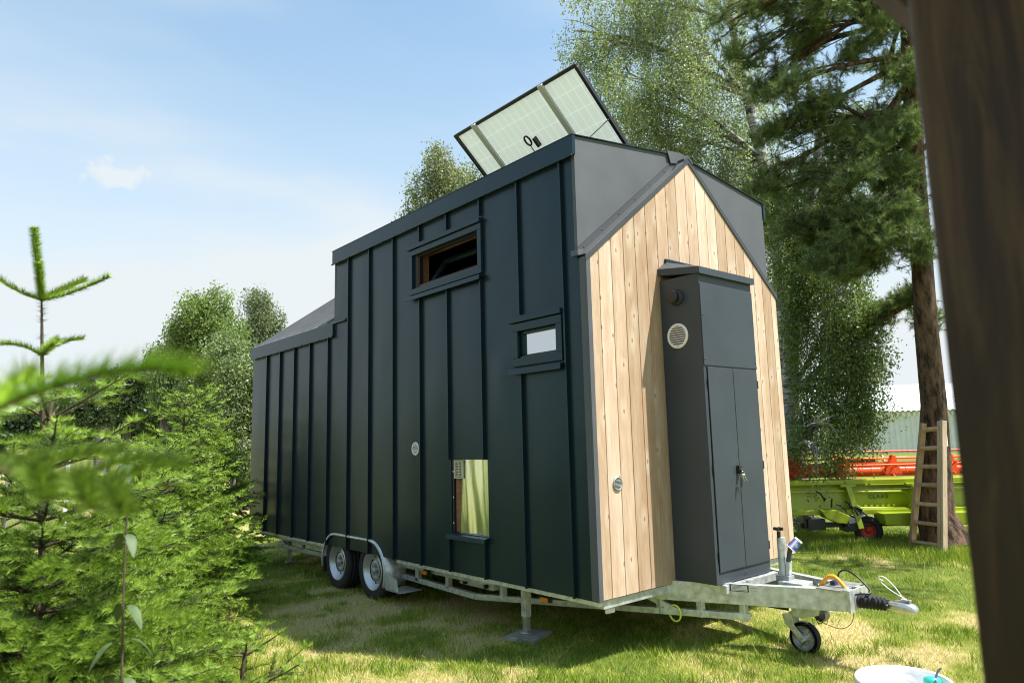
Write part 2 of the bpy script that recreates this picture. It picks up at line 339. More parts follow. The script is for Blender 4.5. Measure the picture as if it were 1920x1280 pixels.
# --- left long wall: sheets between the standing seams, with openings
seams = [5.83, 5.39, 4.94, 4.49, 4.01, 3.53, 3.07, 2.587, 2.108, 1.663, 1.180, .694, .205]
holes = [(1.20, 2.17, 2.915, 3.232), (.290, .71, 2.108, 2.325), (1.145, 1.652, .745, 1.341)]
def inhole(y, z): return any(a < y < b and c < z < d for a, b, c, d in holes)
DN = [(.95, 2.02, .13, .007), (.93, 2.30, .12, -.005), (1.02, 1.75, .16, .004), (.45, 2.9, .2, .003), (2.85, 2.3, .22, .004), (1.9, 1.9, .2, .003), (.45, 1.2, .22, .004), (4.7, 1.6, .25, .003)]
def bow(y, z, sd):
    e = [0.0]+sorted(seams)+[LL]; k = max(i for i in range(len(e)-1) if y >= e[i]-1e-6); k = min(k, len(e)-2)
    f = (y-e[k])/(e[k+1]-e[k]); rr = math.sin(k*12.9+sd)*.5+.5
    o = (.0020+.0022*rr)*math.sin(PI*f)+.0012*math.sin(PI*f)*math.sin(z*(2.1+rr*1.6)+k*1.7)+.0007*math.sin(2*PI*f)*math.sin(z*3.3+k)
    for a, c, r_, h_ in DN: o += 1.8*h_*math.exp(-((y-a)**2+(z-c)**2)/r_**2)*math.sin(PI*f)
    return max(o, .0)
def wall_sheet(x, sgn):
    b = MB()
    ks = sorted(set([0.0, YF, YS, LL] + seams + ([h for q in holes for h in q[:2]] if sgn < 0 else [])))
    kz = sorted(set([ZB, ZE, ZL, ZT] + ([h for q in holes for h in q[2:]] if sgn < 0 else [])))
    def fine(v, st):
        o = [v[0]]
        for a, c in zip(v, v[1:]):
            n = max(1, int(math.ceil((c-a)/st))); o += [a+(c-a)*i/n for i in range(1, n+1)]
        return o
    ys = fine(ks, .055); zs = fine(kz, .07); vi = {}
    def vid(y, z):
        k = (round(y, 5), round(z, 5))
        if k not in vi: vi[k] = len(b.v); b.v.append((x+sgn*bow(y, z, 1.0), y, z)); b.n += 1
        return vi[k]
    for y0, y1 in zip(ys, ys[1:]):
        for z0, z1 in zip(zs, zs[1:]):
            ym, zm = (y0+y1)/2, (z0+z1)/2
            if ym > YS and zm > ZL: continue
            if ym < YF and zm > ZE: continue
            if sgn < 0 and inhole(ym, zm): continue
            b.f.append((vid(y0, z0), vid(y1, z0), vid(y1, z1), vid(y0, z1))); b.sm.append(True)
    return b
wall_sheet(0, -1).build('side_wall', M_clad, H)
wall_sheet(W, 1).build('side_wall', M_clad, H)
def seam(b, y, z0, z1, x=0, s=-1):
    b.box(*sorted((x+s*.024, x-s*.001)), y-.004, y+.004, z0, z1)
    b.box(*sorted((x+s*.028, x+s*.0235)), y-.011, y+.005, z0, z1)
for y in seams:
    b = MB(); top = (ZT-.14 if y < YS else ZL-.14)
    if abs(y-1.180) < .01: segs = [(ZB, .70), (1.345, 2.80), (3.345, top)]
    elif abs(y-1.663) < .01: segs = [(ZB, .70), (1.345, 2.80), (3.345, top)]
    elif abs(y-2.108) < .01: segs = [(ZB, 2.80), (3.345, top)]
    elif abs(y-.694) < .01: segs = [(ZB, 1.975), (2.435, top)]
    else: segs = [(ZB, top)]
    for z0, z1 in segs: seam(b, y, z0-.004, z1)
    b.build('standing_seam', M_clad, H)
b = MB()
for y in seams: seam(b, y, ZB, ZL-.14, W, 1)
b.build('standing_seam_rib', M_clad, H)
# fascias with drip lips
b = MB().box(-.034, -.002, YF-.012, YS+.01, ZT-.145, ZT).box(-.046, -.030, YF-.012, YS+.012, ZT-.160, ZT-.146)
b.build('upper_fascia', M_trim, H, .003)
b = MB().box(-.034, -.002, YS-.02, LL+.02, ZL-.135, ZL).box(-.046, -.030, YS-.02, LL+.022, ZL-.150, ZL-.136)
b.build('lower_fascia', M_trim, H, .003)
b = MB().box(W+.002, W+.034, YF-.012, YS+.01, ZT-.145, ZT); b.build('upper_fascia', M_trim, H, .003)
b = MB().box(W+.002, W+.034, YS-.02, LL+.02, ZL-.135, ZL); b.build('lower_fascia', M_trim, H, .003)
# screws under fascias
pr_ = [(0, .006), (.006, .005), (.008, 0)]
screw_set('screw', [(-.046, y, ZT-.153) for y in np.arange(.1, 3.88, .24)]+[(-.046, y, ZL-.143) for y in np.arange(3.95, 6.3, .24)], (-1, 0, 0), pr_, M_screw, H)

# --- dormer (raised box) front and rear faces, low pitched roof
def front_face(y0, y1, name):
    yy = y0
    pts = [(-.004, yy, ZE+.02), (-.004, yy, ZT), (.6, yy, ZT+(ZR-ZT)*.5), (1.25, yy, ZR), (1.9, yy, ZT+(ZR-ZT)*.5), (W+.004, yy, ZT), (W+.004, yy, ZE+.06), (W/2, yy, ZA-.02)]
    b = MB(); b.prism(pts, (0, y1-y0, 0)); return b
front_face(YF, YF+.03, '').build('dormer_front', M_memb, H)
front_face(YS-.03, YS, '').build('dormer_rear', M_memb, H)
b = MB(); b.prism([(-.036, YF-.014, ZT), (-.036, YF-.014, ZT+.006), (1.25, YF-.014, ZR+.006), (W+.036, YF-.014, ZT+.006), (W+.036, YF-.014, ZT), (1.25, YF-.014, ZR)], (0, YS-YF+.03, 0))
b.build('dormer_roof', M_trim, H)
# ridge flashing at the top centre, crumpled laps as in the photo
b = MB().prism([(1.10, YF-.020, ZR-.10), (1.06, YF-.020, ZR+.00), (1.25, YF-.020, ZR+.022), (1.36, YF-.02, ZR+.0), (1.30, YF-.020, ZR-.06)], (0, .006, 0))
b.build('ridge_lap', M_memb, H)
# --- gable roof (rear part) and its ridge
b = MB()
for s in (0, 1):
    X = (lambda x: x) if s == 0 else (lambda x: W-x)
    b.prism([(X(-.03), YS-.3, ZL-.002), (X(-.03), YS-.3, ZL+.012), (1.25, YS-.3, 3.712), (1.25, YS-.3, 3.69)], (0, LL+.02-YS+.3, 0))
    for y in np.arange(YS+.18, LL, .24):
        b.obox((X(0), y, ZL+.03), (1.25, y, 3.73), .006, .026)
b.build('rear_roof', M_memb, H)
MB().prism([(1.13, YS-.05, 3.640), (1.25, YS-.05, 3.745), (1.37, YS-.05, 3.640), (1.25, YS-.05, 3.715)], (0, LL+.05-YS, 0)).build('ridge_cap', M_trim, H)
MB().prism([(0, LL-.012, ZB), (W, LL-.012, ZB), (W, LL-.012, ZL), (1.25, LL-.012, 3.69), (0, LL-.012, ZL)], (0, .012, 0)).build('rear_wall', M_clad, H)

# --- front gable: backing, planks, rake trims, corner trim
def gpoly(y, inset=0): return [(inset, y, ZB+.0), (W-inset, y, ZB), (W-inset, y, ZE), (1.25, y, ZA-inset*.8), (inset, y, ZE)]
MB().prism(gpoly(.0, .004), (0, .055, 0)).build('gable_backing', M_black, H)
b = MB(); tints = []
xs = [.036, .126] + [.126+.1344*i for i in range(1, 18)]
xs = [x for x in xs if x < W-.03] + [W-.004]
g = .0015; ch = .0028
for i, (x0, x1) in enumerate(zip(xs, xs[1:])):
    x0 += g; x1 -= g
    t = random.random()
    cuts = [x0, x0+ch] + ([1.25] if x0+ch < 1.25 < x1-ch else []) + [x1-ch, x1]
    ysf = [-.008, -.012] + ([-.012] if len(cuts) == 5 else []) + [-.012, -.008]
    zb = ZB+.008+random.uniform(-.002, .002)
    vs = []; 
    for x, y in zip(cuts, ysf): vs += [(x, y, zb), (x, y, slope(x)-.008)]
    n = len(cuts)
    vs += [(x0, .001, zb), (x0, .001, slope(x0)-.008), (x1, .001, zb), (x1, .001, slope(x1)-.008)]
    fs = [(2*k, 2*k+2, 2*k+3, 2*k+1) for k in range(n-1)]
    fs += [(2*n, 0, 1, 2*n+1), (2*n-2, 2*n+2, 2*n+3, 2*n-1)]
    fs += [tuple([2*k for k in range(n)] + [2*n+2, 2*n])]
    b.add(vs, fs); tints += [t]*len(fs)
b.build('plank_cladding', M_plank, H, attr=tints)
MB().box(-.006, .034, -.018, -.001, ZB-.002, ZE+.01).box(-.006, -.001, -.001, .05, ZB-.002, ZE+.01).build('corner_trim', M_memb, H, .002)
for s in (0, 1):
    X = (lambda x: x) if s == 0 else (lambda x: W-x)
    b = MB()
    # drip face in front of the plank tops, sloping soffit over it and the upstand against the dormer
    b.prism([(X(-.012), -.022, ZE-.030), (X(-.012), -.022, ZE+.018), (X(1.25), -.022, ZA+.022), (X(1.25), -.022, ZA-.022)], (0, .008, 0))
    b.prism([(X(-.012), -.022, ZE+.018), (X(-.012), -.022, ZE+.024), (X(1.25), -.022, ZA+.028), (X(1.25), -.022, ZA+.022)], (0, .08, 0))
    b.prism([(X(-.012), YF-.008, ZE+.020), (X(-.012), YF-.008, ZE+.092), (X(.02), YF-.008, ZE+.120), (X(1.25), YF-.008, ZA+.096), (X(1.25), YF-.008, ZA+.022)], (0, .006, 0))
    b.build('rake_trim', M_rake, H, .0015)
    screw_set('rake_screw', [(X((.04+k*.155)*1.25), YF-.008, ZE+(ZA-ZE)*(.04+k*.155)+.06) for k in range(7)], (0, -1, 0), [(0, .004), (.0055, .003), (.0065, 0)], M_screw, H)
MB().prism([(-.036, YF-.03, ZE+.02), (-.036, YF-.03, ZE+.06), (.02, YF-.03, ZE+.07), (.02, YF-.03, ZE+.03)], (0, .07, 0)).build('corner_flashing', M_memb, H)
MB().prism([(1.19, -.026, ZA-.035), (1.19, -.026, ZA+.0), (1.25, -.026, ZA+.045), (1.31, -.026, ZA+.0), (1.31, -.026, ZA-.035), (1.25, -.026, ZA+.012)], (0, .085, 0)).build('apex_cap', M_rake, H, .002)

# --- interior lining seen through the tilted window
b = MB()
X0, X1, Y0, Y1, Z0, Z1 = .13, 2.36, .14, 3.78, .52, 3.53
def q(*p): b.add(p, [tuple(range(len(p)))])
q((X0,Y0,Z0),(X1,Y0,Z0),(X1,Y1,Z0),(X0,Y1,Z0)); q((X0,Y0,Z1),(X1,Y0,Z1),(X1,Y1,Z1),(X0,Y1,Z1))
q((X0,Y0,Z0),(X1,Y0,Z0),(X1,Y0,Z1),(X0,Y0,Z1)); q((X0,Y1,Z0),(X1,Y1,Z0),(X1,Y1,Z1),(X0,Y1,Z1)); q((X1,Y0,Z0),(X1,Y1,Z0),(X1,Y1,Z1),(X1,Y0,Z1))
a, c, d, e = holes[0]
q((X0,Y0,Z0),(X0,a,Z0),(X0,a,Z1),(X0,Y0,Z1)); q((X0,c,Z0),(X0,Y1,Z0),(X0,Y1,Z1),(X0,c,Z1)); q((X0,a,Z0),(X0,c,Z0),(X0,c,d),(X0,a,d)); q((X0,a,e),(X0,c,e),(X0,c,Z1),(X0,a,Z1))
for (p1, p2) in (((a,d),(a,e)), ((c,d),(c,e)), ((a,d),(c,d)), ((a,e),(c,e))):
    q((0.001,p1[0],p1[1]),(0.001,p2[0],p2[1]),(X0,p2[0],p2[1]),(X0,p1[0],p1[1]))
b.build('interior_lining', M_inner, H)
# wooden loft shelf and beam inside, behind the window
MB().box(.6, .66, .4, 3.4, 3.1, 3.24).build('loft_beam', M_inner, H)

def frame_ring(b, x0, x1, y0, y1, z0, z1, wy, wz=None):
    wz = wz or wy
    b.box(x0, x1, y0, y1, z0, z0+wz).box(x0, x1, y0, y1, z1-wz, z1).box(x0, x1, y0, y0+wy, z0+wz, z1-wz).box(x0, x1, y1-wy, y1, z0+wz, z1-wz)
    return b
# loft window, sash tilted into the room
wf = frame_ring(MB(), -.030, -.001, 1.150, 2.270, 2.850, 3.275, .052).build('loft_window', M_trim, H, .003)
frame_ring(MB(), .012, .05, 1.203, 2.167, 2.918, 3.230, .020).build('inner_frame', M_black, wf)
# tilted sash
A0 = np.array([.055, 0, 2.935]); tilt = math.radians(34); du = np.array([math.sin(tilt), 0, math.cos(tilt)]); dn_ = np.array([math.cos(tilt), 0, -math.sin(tilt)])
def sash_pt(y, h, o): return A0 + np.array([0, y, 0]) + du*h + dn_*o
def sbox(b, y0, y1, h0, h1, o0, o1):
    vs = [sash_pt(y, h, o) for y in (y0, y1) for h in (h0, h1) for o in (o0, o1)]
    b.add(vs, [(0,1,3,2),(4,6,7,5),(0,4,5,1),(2,3,7,6),(0,2,6,4),(1,5,7,3)])
b = MB(); sbox(b, 1.23, 2.07, 0, .05, 0, .045); sbox(b, 1.23, 2.07, .27, .32, 0, .045); sbox(b, 1.23, 1.28, .05, .27, 0, .045); sbox(b, 2.02, 2.07, .05, .27, 0, .045)
sa = b.build('tilted_sash', M_trim, wf, .003)
b = MB(); sbox(b, 1.28, 2.02, .05, .27, .018, .024)
b.build('pane', M_glass, wf)
MB().box(-.046, -.001, 1.150, 2.290, 3.280, 3.318).box(-.006, -.001, 1.15, 2.29, 3.318, 3.345).build('window_head', M_trim, H, .003)
MB().prism([(-.001, 1.145, 2.842), (-.055, 1.145, 2.832), (-.060, 1.145, 2.792), (-.052, 1.145, 2.792), (-.046, 1.145, 2.820), (-.001, 1.145, 2.826)], (0, 1.155, 0)).build('window_sill', M_trim, H, .002)
# small window
wf = frame_ring(MB(), -.030, -.001, .228, .775, 2.035, 2.365, .062).build('small_window', M_trim, H, .003)
frame_ring(MB(), .004, .035, .291, .712, 2.098, 2.303, .030, .024).build('sash', M_trim, wf, .003)
MB().box(.020, .026, .321, .682, 2.122, 2.279).build('pane', M_mirror, wf)
MB().box(-.012, .02, .296, .706, 2.100, 2.110).build('drip_bar', M_black, wf)
MB().box(-.046, -.001, .222, .800, 2.370, 2.408).box(-.006, -.001, .222, .8, 2.408, 2.436).build('window_head', M_trim, H, .003)
MB().prism([(-.001, .225, 2.024), (-.055, .225, 2.016), (-.060, .225, 1.972), (-.052, .225, 1.972), (-.046, .225, 2.004), (-.001, .225, 2.008)], (0, .580, 0)).build('window_sill', M_trim, H, .002)
# service recess with foil, louvre, wood strip and sill
a, c, d, e = holes[2]
b = MB(); xr = .055
b.add([(0,c,d),(xr,c,d),(xr,c,e),(0,c,e)], [(0,1,2,3)]); b.add([(0,a,d),(xr,a,d),(xr,a,e),(0,a,e)], [(0,1,2,3)])
b.add([(0,a,e),(xr,a,e),(xr,c,e),(0,c,e)], [(0,1,2,3)]); b.add([(0,a,d),(xr,a,d),(xr,c,d),(0,c,d)], [(0,1,2,3)]); b.add([(xr,a,d),(xr,c,d),(xr,c,e),(xr,a,e)], [(0,1,2,3)])
hatch = b.build('service_recess', M_trim, H)
# wavy foil
b = MB(); ny, nz_ = 26, 22; vs = []
for i in range(ny+1):
    for j in range(nz_+1):
        y = a+.002+(c-.085-a)*i/ny; z = d+.002+(e-d-.004)*j/nz_
        vs.append((.030+.005*math.sin(y*19+z*2.0)+.003*math.sin(y*41-z*5), y, z))
b.add(vs, [(i*(nz_+1)+j, (i+1)*(nz_+1)+j, (i+1)*(nz_+1)+j+1, i*(nz_+1)+j+1) for i in range(ny) for j in range(nz_)], True)
b.build('foil_sheet', M_foil, hatch)
MB().box(.022, .048, c-.083, c-.034, d+.003, e-.003).build('wood_strip', M_inner, hatch)
b = MB(); b.box(.004, .02, c-.030, c-.012, d+.003, e-.003); b.build('side_batten', M_black, hatch)
screw_set('screw', [(.004, c-.021, z) for z in (.82, 1.03, 1.24)], (-1, 0, 0), [(0, .004), (.006, .002), (.007, 0)], M_white, hatch)
gy0, gy1, gz0, gz1 = c-.150, c-.032, 1.185, 1.335
b = MB(); frame_ring(b, .004, .020, gy0, gy1, gz0, gz1, .009)
b.box(.006, .018, (gy0+gy1)/2-.003, (gy0+gy1)/2+.003, gz0+.01, gz1-.01)
for k in range(10): z = gz0+.016+k*.0130; b.obox((.014, gy0+.008, z), (.014, gy1-.008, z), .014, .004, (.5, 0, 1))
b.build('louvre', mat('cream_plastic', (.52,.50,.36), .45), hatch)
MB().box(.021, .026, gy0+.004, gy1-.004, gz0+.004, gz1-.004).build('louvre_backing', M_black, hatch)
MB().prism([(.05, a-.004, d+.004), (-.050, a-.004, d-.012), (-.056, a-.004, d-.048), (-.046, a-.004, d-.048), (-.040, a-.004, d-.022), (-.001, a-.004, d-.014)], (0, c-a+.012, 0)).build('recess_sill', M_trim, hatch, .002)

# --- round vents
def round_vent(c, ax, r, parent, m, name='round_vent'):
    v = MB().lathe([(r*.80, 0), (r*.80, .008), (r*.84, .011), (r*.96, .010), (r, .004), (r, 0)], c, ax, 40).build(name, m, parent)
    b = MB(); c = np.array(c, float); t = np.array(ax, float); up = np.array([0,0,1.]); side = np.cross(t, up)
    n = 9
    for k in range(n):
        h = -r*.80+(k+.5)*2*r*.80/n; wd = math.sqrt(max(0, (r*.82)**2-h*h))
        b.obox(c+side*wd+up*h+t*.005, c-side*wd+up*h+t*.005, .010, r*.055, up*1.0+t*.6)
    b.build('slats', m, v)
    MB().lathe([(0, .0015), (r*.81, .0015)], c, ax, 32).build('dark_back', M_black, v)
    return v
round_vent((0, 2.21, 1.435), (-1, 0, 0), .060, H, M_white)
round_vent((.220, -.012, 1.173), (0, -1, 0), .047, H, M_galv2)

# --- front cabinet
CX0, CX1, CD, CZ0, CZ1 = .795, 1.49, -.365, .462, 2.66
cab = MB().box(CX0, CX1, CD, -.0135, CZ0, CZ1).build('gas_cabinet', M_cab, H, .004)
dz0, dz1 = .545, 1.972; xm = 1.150
for x0, x1 in ((.832, xm-.0025), (xm+.0025, 1.474)):
    dd = MB().box(x0, x1, CD-.010, CD-.0025, dz0, dz1).build('cabinet_door', M_cab, cab, .0025)
b = MB().box(.828, 1.478, CD-.0022, CD-.0004, dz0-.004, dz1+.004); b.build('door_gap', M_black, cab)
MB().box(CX0+.004, CX1-.004, CD-.007, CD-.0005, 1.982, CZ1-.075).build('upper_sheet', M_cab, cab, .002)
for x in (.830, 1.477):
    for z in (.66, 1.25, 1.86): MB().tube([(x, CD-.010, z-.03), (x, CD-.010, z+.03)], .005, 8).build('hinge', M_cab, cab)
screw_set('cabinet_screw', [(x, CD-.007, z) for x, z in ((.815, 2.35), (.815, 2.03), (1.475, 2.35), (1.475, 2.03), (xm, .505))], (0, -1, 0), [(0, .005), (.006, .003), (.007, 0)], M_screw, cab)
lk = MB().box(xm-.040, xm-.008, CD-.034, CD-.0102, 1.20, 1.262).lathe([(.014, 0), (.014, .014), (.010, .018), (0, .018)], (xm-.024, CD-.034, 1.222), (0, -1, 0), 16).build('lock', M_black, cab, .003)
# lid
b = MB(); x0, x1, y1, = CX0-.016, CX1+.018, CD-.026
zc = CZ1+.062; r0, r1 = .88, 1.42
vs = [(x0, -.014, zc+.03), (x0, y1, zc-.022), (x1, y1, zc-.022), (x1, -.014, zc+.03), (r0, -.014, zc+.098), (r1, -.014, zc+.098),
      (x0, -.014, zc-.022), (x0, y1, zc-.072), (x1, y1, zc-.072), (x1, -.014, zc-.022)]
b.add(vs, [(0,1,4), (1,2,5,4), (2,3,5), (0,6,7,1), (1,7,8,2), (2,8,9,3), (6,9,8,7), (0,4,5,3,9,6)])
lid = b.build('cabinet_lid', M_cab, H)
MB().box(r0-.01, 1.505, -.030, -.0135, zc+.092, zc+.124).build('lid_flashing', M_trim, lid, .002)
# side fittings
flue = MB().lathe([(.060, 0), (.060, .012), (.052, .018), (.040, .018), (.040, .05), (.048, .052), (.050, .066), (.044, .072), (0, .072)], (CX0, -.170, 2.505), (-1, 0, 0), 32).build('flue_outlet', M_black, cab)
round_vent((CX0-.001, -.158, 2.218), (-1, 0, 0), .094, cab, M_white, 'cabinet_vent')

# --- keys hanging from the lock
K = thing('key_bunch', 'small bunch of keys hanging from the black cabinet lock', 'keys', (xm-.024, CD-.06, 1.16))
kc = np.array([xm-.024, CD-.052, 1.222])
MB().tube([kc+np.array([0, .0, 0])+.016*np.array([math.cos(t), 0, math.sin(t)-1]) for t in np.linspace(0, 2*PI, 17)], .0015, 6).build('key_ring', M_brass, K)
for k, (dx, an) in enumerate(((.0, -.06), (.012, .10), (-.010, .02))):
    p = kc+np.array([dx, -.003*k, -.030]); b = MB()
    b.lathe([(0, .002), (.011, .002), (.011, 0), (0, 0)], p, (an, -1, 0), 14); b.obox(p+np.array([0, 0, -.008]), p+np.array([an*.3, 0, -.042]), .005, .002, (0, 1, 0))
    b.build('key', M_brass, K)
MB().obox(kc+np.array([-.018, 0, -.05]), kc+np.array([-.026, .0, -.115]), .012, .004, (0, 1, 0)).build('key_tag', M_black, K)
MB().tube([kc+np.array([0, 0, 0]), kc+np.array([0, -.0, -.0]), kc+np.array([-.01, 0, -.03]), kc+np.array([-.018, 0, -.052])], .001, 5).build('key_cord', M_black, K)

# --- solar panel tilted over the roof ridge
P0 = np.array([.30, .312, 4.415]); P1 = np.array([.30, 1.987, 4.415]); sl_ = np.array([.745, 0, -.667]); sl_ /= np.linalg.norm(sl_); Wp = 1.03
nrm = np.cross(sl_, np.array([0, 1., 0])); 
if nrm[2] < 0: nrm = -nrm
def pp(u, v, o=0): return P0 + (P1-P0)*u + sl_*Wp*v + nrm*o
def pbox(b, u0, u1, v0, v1, o0, o1):
    vs = [pp(u, v, o) for u in (u0, u1) for v in (v0, v1) for o in (o0, o1)]
    return b.add(vs, [(0,1,3,2),(4,6,7,5),(0,4,5,1),(2,3,7,6),(0,2,6,4),(1,5,7,3)])
fu, fv = .018, .028
b = MB(); pbox(b, 0, 1, 0, fv, -.002, .034); pbox(b, 0, 1, 1-fv, 1, -.002, .034); pbox(b, 0, fu, fv, 1-fv, -.002, .034); pbox(b, 1-fu, 1, fv, 1-fv, -.002, .034)
sp_ = b.build('solar_panel', M_black, H, .002)
b = MB(); pbox(b, fu, 1-fu, fv, 1-fv, .024, .029)
so_ = b.build('cell_sheet', M_pv, sp_)
me = so_.data; uvl = me.uv_layers.new(name='UVMap')
inv = lambda p: ((np.dot(p-P0, (P1-P0))/np.dot(P1-P0, P1-P0)), np.dot(p-P0, sl_)/Wp)
for lp in me.loops:
    p = np.array(me.vertices[lp.vertex_index].co)+WL[so_.name]; uvl.data[lp.index].uv = inv(p)
for u in (.245, .80):
    b = MB(); pbox(b, u-.016, u+.016, .0, 1.0, -.030, -.0035); b.build('mounting_rail', mat('rail_grey', (.46,.48,.48), .5, .1), sp_, .002)
for q4 in ((.48, .495, .36, .45), (.445, .46, .80, .87)):
    b = MB(); pbox(b, *q4, -.02, .022); b.build('junction_box', M_black, sp_)
rg = [pp(.535+.018*math.cos(t), .36+.045*math.sin(t), -.004) for t in np.linspace(0, 2*PI, 20)]
MB().tube(rg, .009, 8).build('cable_coil', M_black, sp_)
MB().tube(smooth([pp(.535, .40, -.01), pp(.53, .46, -.02), pp(.50, .56, -.03), pp(.49, .68, -.03), pp(.51, .80, -.03), pp(.54, .92, -.03)]), .005, 6).build('panel_cable', M_black, sp_)
def strut(b, p0, p1, r=.008): b.tube([p0, p1], r, 8)
for u in (.245, .80):
    b = MB(); base = pp(u, .62, -.02); strut(b, base, (base[0]-.12, base[1]-.10, 3.66)); strut(b, base, (base[0]-.12, base[1]+.12, 3.66))
    b.tube([pp(u-.0, .60, -.02), pp(u+(.2 if u > .5 else -.24), .50, -.012)], .005, 6)
    b.lathe([(.0, .02), (.018, .02), (.018, -.02), (0, -.02)], base, (0, 1, 0), 12); b.build('support_strut', M_galv2, sp_)

# ================================================================== CHASSIS
def rail_path(z, side, y0=6.28, y1=-1.11, inset=.20):
    X = (lambda x: x) if side == 0 else (lambda x: W-x)
    return [(X(inset), y0, z), (X(inset), 1.60, z), (X(inset+(1.60-y1)*.365), y1, z)]
def beam(b, path, w, h):
    for p, q_ in zip(path, path[1:]): b.obox(p, q_, w, h)
def cchannel(b, path, w, h, t, sgn):
    """C profile: web on the outer side, flanges pointing inward"""
    for p, q_ in zip(path, path[1:]):
        p = np.array(p); q_ = np.array(q_); d_ = (q_-p)/np.linalg.norm(q_-p); n_ = np.array([-d_[1], d_[0], 0])*sgn
        b.obox(p-n_*(w/2-t/2), q_-n_*(w/2-t/2), t, h)
        b.obox(p+np.array([0,0,h/2-t/2])+n_*t/2, q_+np.array([0,0,h/2-t/2])+n_*t/2, w-t, t)
        b.obox(p-np.array([0,0,h/2-t/2])+n_*t/2, q_-np.array([0,0,h/2-t/2])+n_*t/2, w-t, t)
for s in (0, 1):
    X = (lambda x: x) if s == 0 else (lambda x: W-x)
    b = MB(); pth = rail_path(.365, s); pth = [pth[0], pth[1]]; beam(b, pth, .05, .10)
    b.build('main_beam', M_galv, H, .004)
    b = MB(); pB = rail_path(.409, s); pA = (X(.20+(1.6-.35)*.365), .35, .382); pE = (pB[2][0], pB[2][1], .412)
    cchannel(b, [(X(.20), 1.60, .365), pA], .055, .10, .006, 1 if s == 0 else -1)
    cchannel(b, [pA, pE], .055, .135, .006, 1 if s == 0 else -1)
    b.build('drawbar_beam', M_galv, H, .002)
    b = MB(); zc_ = .222
    beam(b, [(X(.20), 2.85, .235), (X(.20), 1.60, zc_-.015), (X(.20+(1.6+.50)*.365), -.50, zc_+.03)], .045, .045)
    for y in (2.5, 2.0, 1.35, .60, .10, -.18, -.46):
        x = .20 if y > 1.6 else .20+(1.6-y)*.365
        b.obox((X(x), y, .22), (X(x), y, .345), .045, .045, (0, 1, 0))
    b.obox((X(.20+1.4*.365), .22, .345), (X(.20+1.6*.365), -.02, .25), .04, .04)
    b.build('lower_truss', M_galv, H, .003)
    b = MB(); beam(b, [(X(.20), 4.25, .25), (X(.20), 5.95, .235)], .045, .045)
    for y in (4.5, 5.1, 5.7): b.obox((X(.20), y, .235), (X(.20), y, .33), .045, .045, (0, 1, 0))
    b.build('rear_truss', M_galv, H, .003)
# floor frame edges
b = MB(); b.box(.004, .06, .006, 2.56, .398, .4285).box(.004, .06, 4.1, LL, .398, .4285).box(W-.06, W-.004, .006, LL, .398, .4285); b.box(.06, W-.06, .010, .06, .372, .4285); b.box(.06, W-.06, LL-.06, LL-.004, .398, .4285)
for y in (1.0, 1.9, 2.5, 4.2, 5.0, 5.8): b.box(.06, W-.06, y, y+.04, .385, .4285)
b.build('floor_frame', M_galv, H, .002)
MB().box(.02, W-.02, .02, LL-.02, .4295, .445).build('floor_panel', M_conc, H)
# cross box between the drawbar beams under the cabinet
MB().box(.86, 1.64, -.395, -.345, .40, .455).build('cabinet_bearer', M_galv, H, .002)
MB().obox((1.09, -1.00, .478), (1.41, -1.00, .478), .16, .008, (0, 0, 1)).build('front_deck', M_galv2, H)
MB().box(1.12, 1.38, -1.125, -1.11, .345, .48).build('end_plate', M_galv, H)
# data plate and sticker on the near beam
def on_beam(t0, t1, z0, z1, off, m, name, parent):
    d_ = np.array([.365, -1, 0]); d_ /= np.linalg.norm(d_); n_ = np.array([-d_[1]*-1, 0, 0]); n_ = np.array([d_[1], -d_[0], 0]); n_ /= np.linalg.norm(n_)
    p = lambda t: np.array([.20+(1.6-t)*.365, t, 0]) + n_*(.0275+off)
    b = MB(); zc2 = (z0+z1)/2; b.obox(p(t0)+[0, 0, zc2], p(t1)+[0, 0, zc2], .001, z1-z0); return b.build(name, m, parent)
pl = on_beam(-.385, -.505, .418, .465, .001, M_black, 'data_plate', H)
on_beam(-.393, -.497, .423, .460, .0018, M_paper, 'plate_face', pl)
for k, z in enumerate((.428, .436, .445, .453)): on_beam(-.398, -.398-(.09, .05, .07, .06)[k], z, z+.0022, .0024, M_ink, 'print_line', pl)
st = on_beam(-.507, -.570, .420, .463, .001, M_paper, 'sticker', H)
for k, z in enumerate((.430, .446)): on_beam(-.515, -.555, z, z+.002, .0018, M_ink, 'print_line', st)

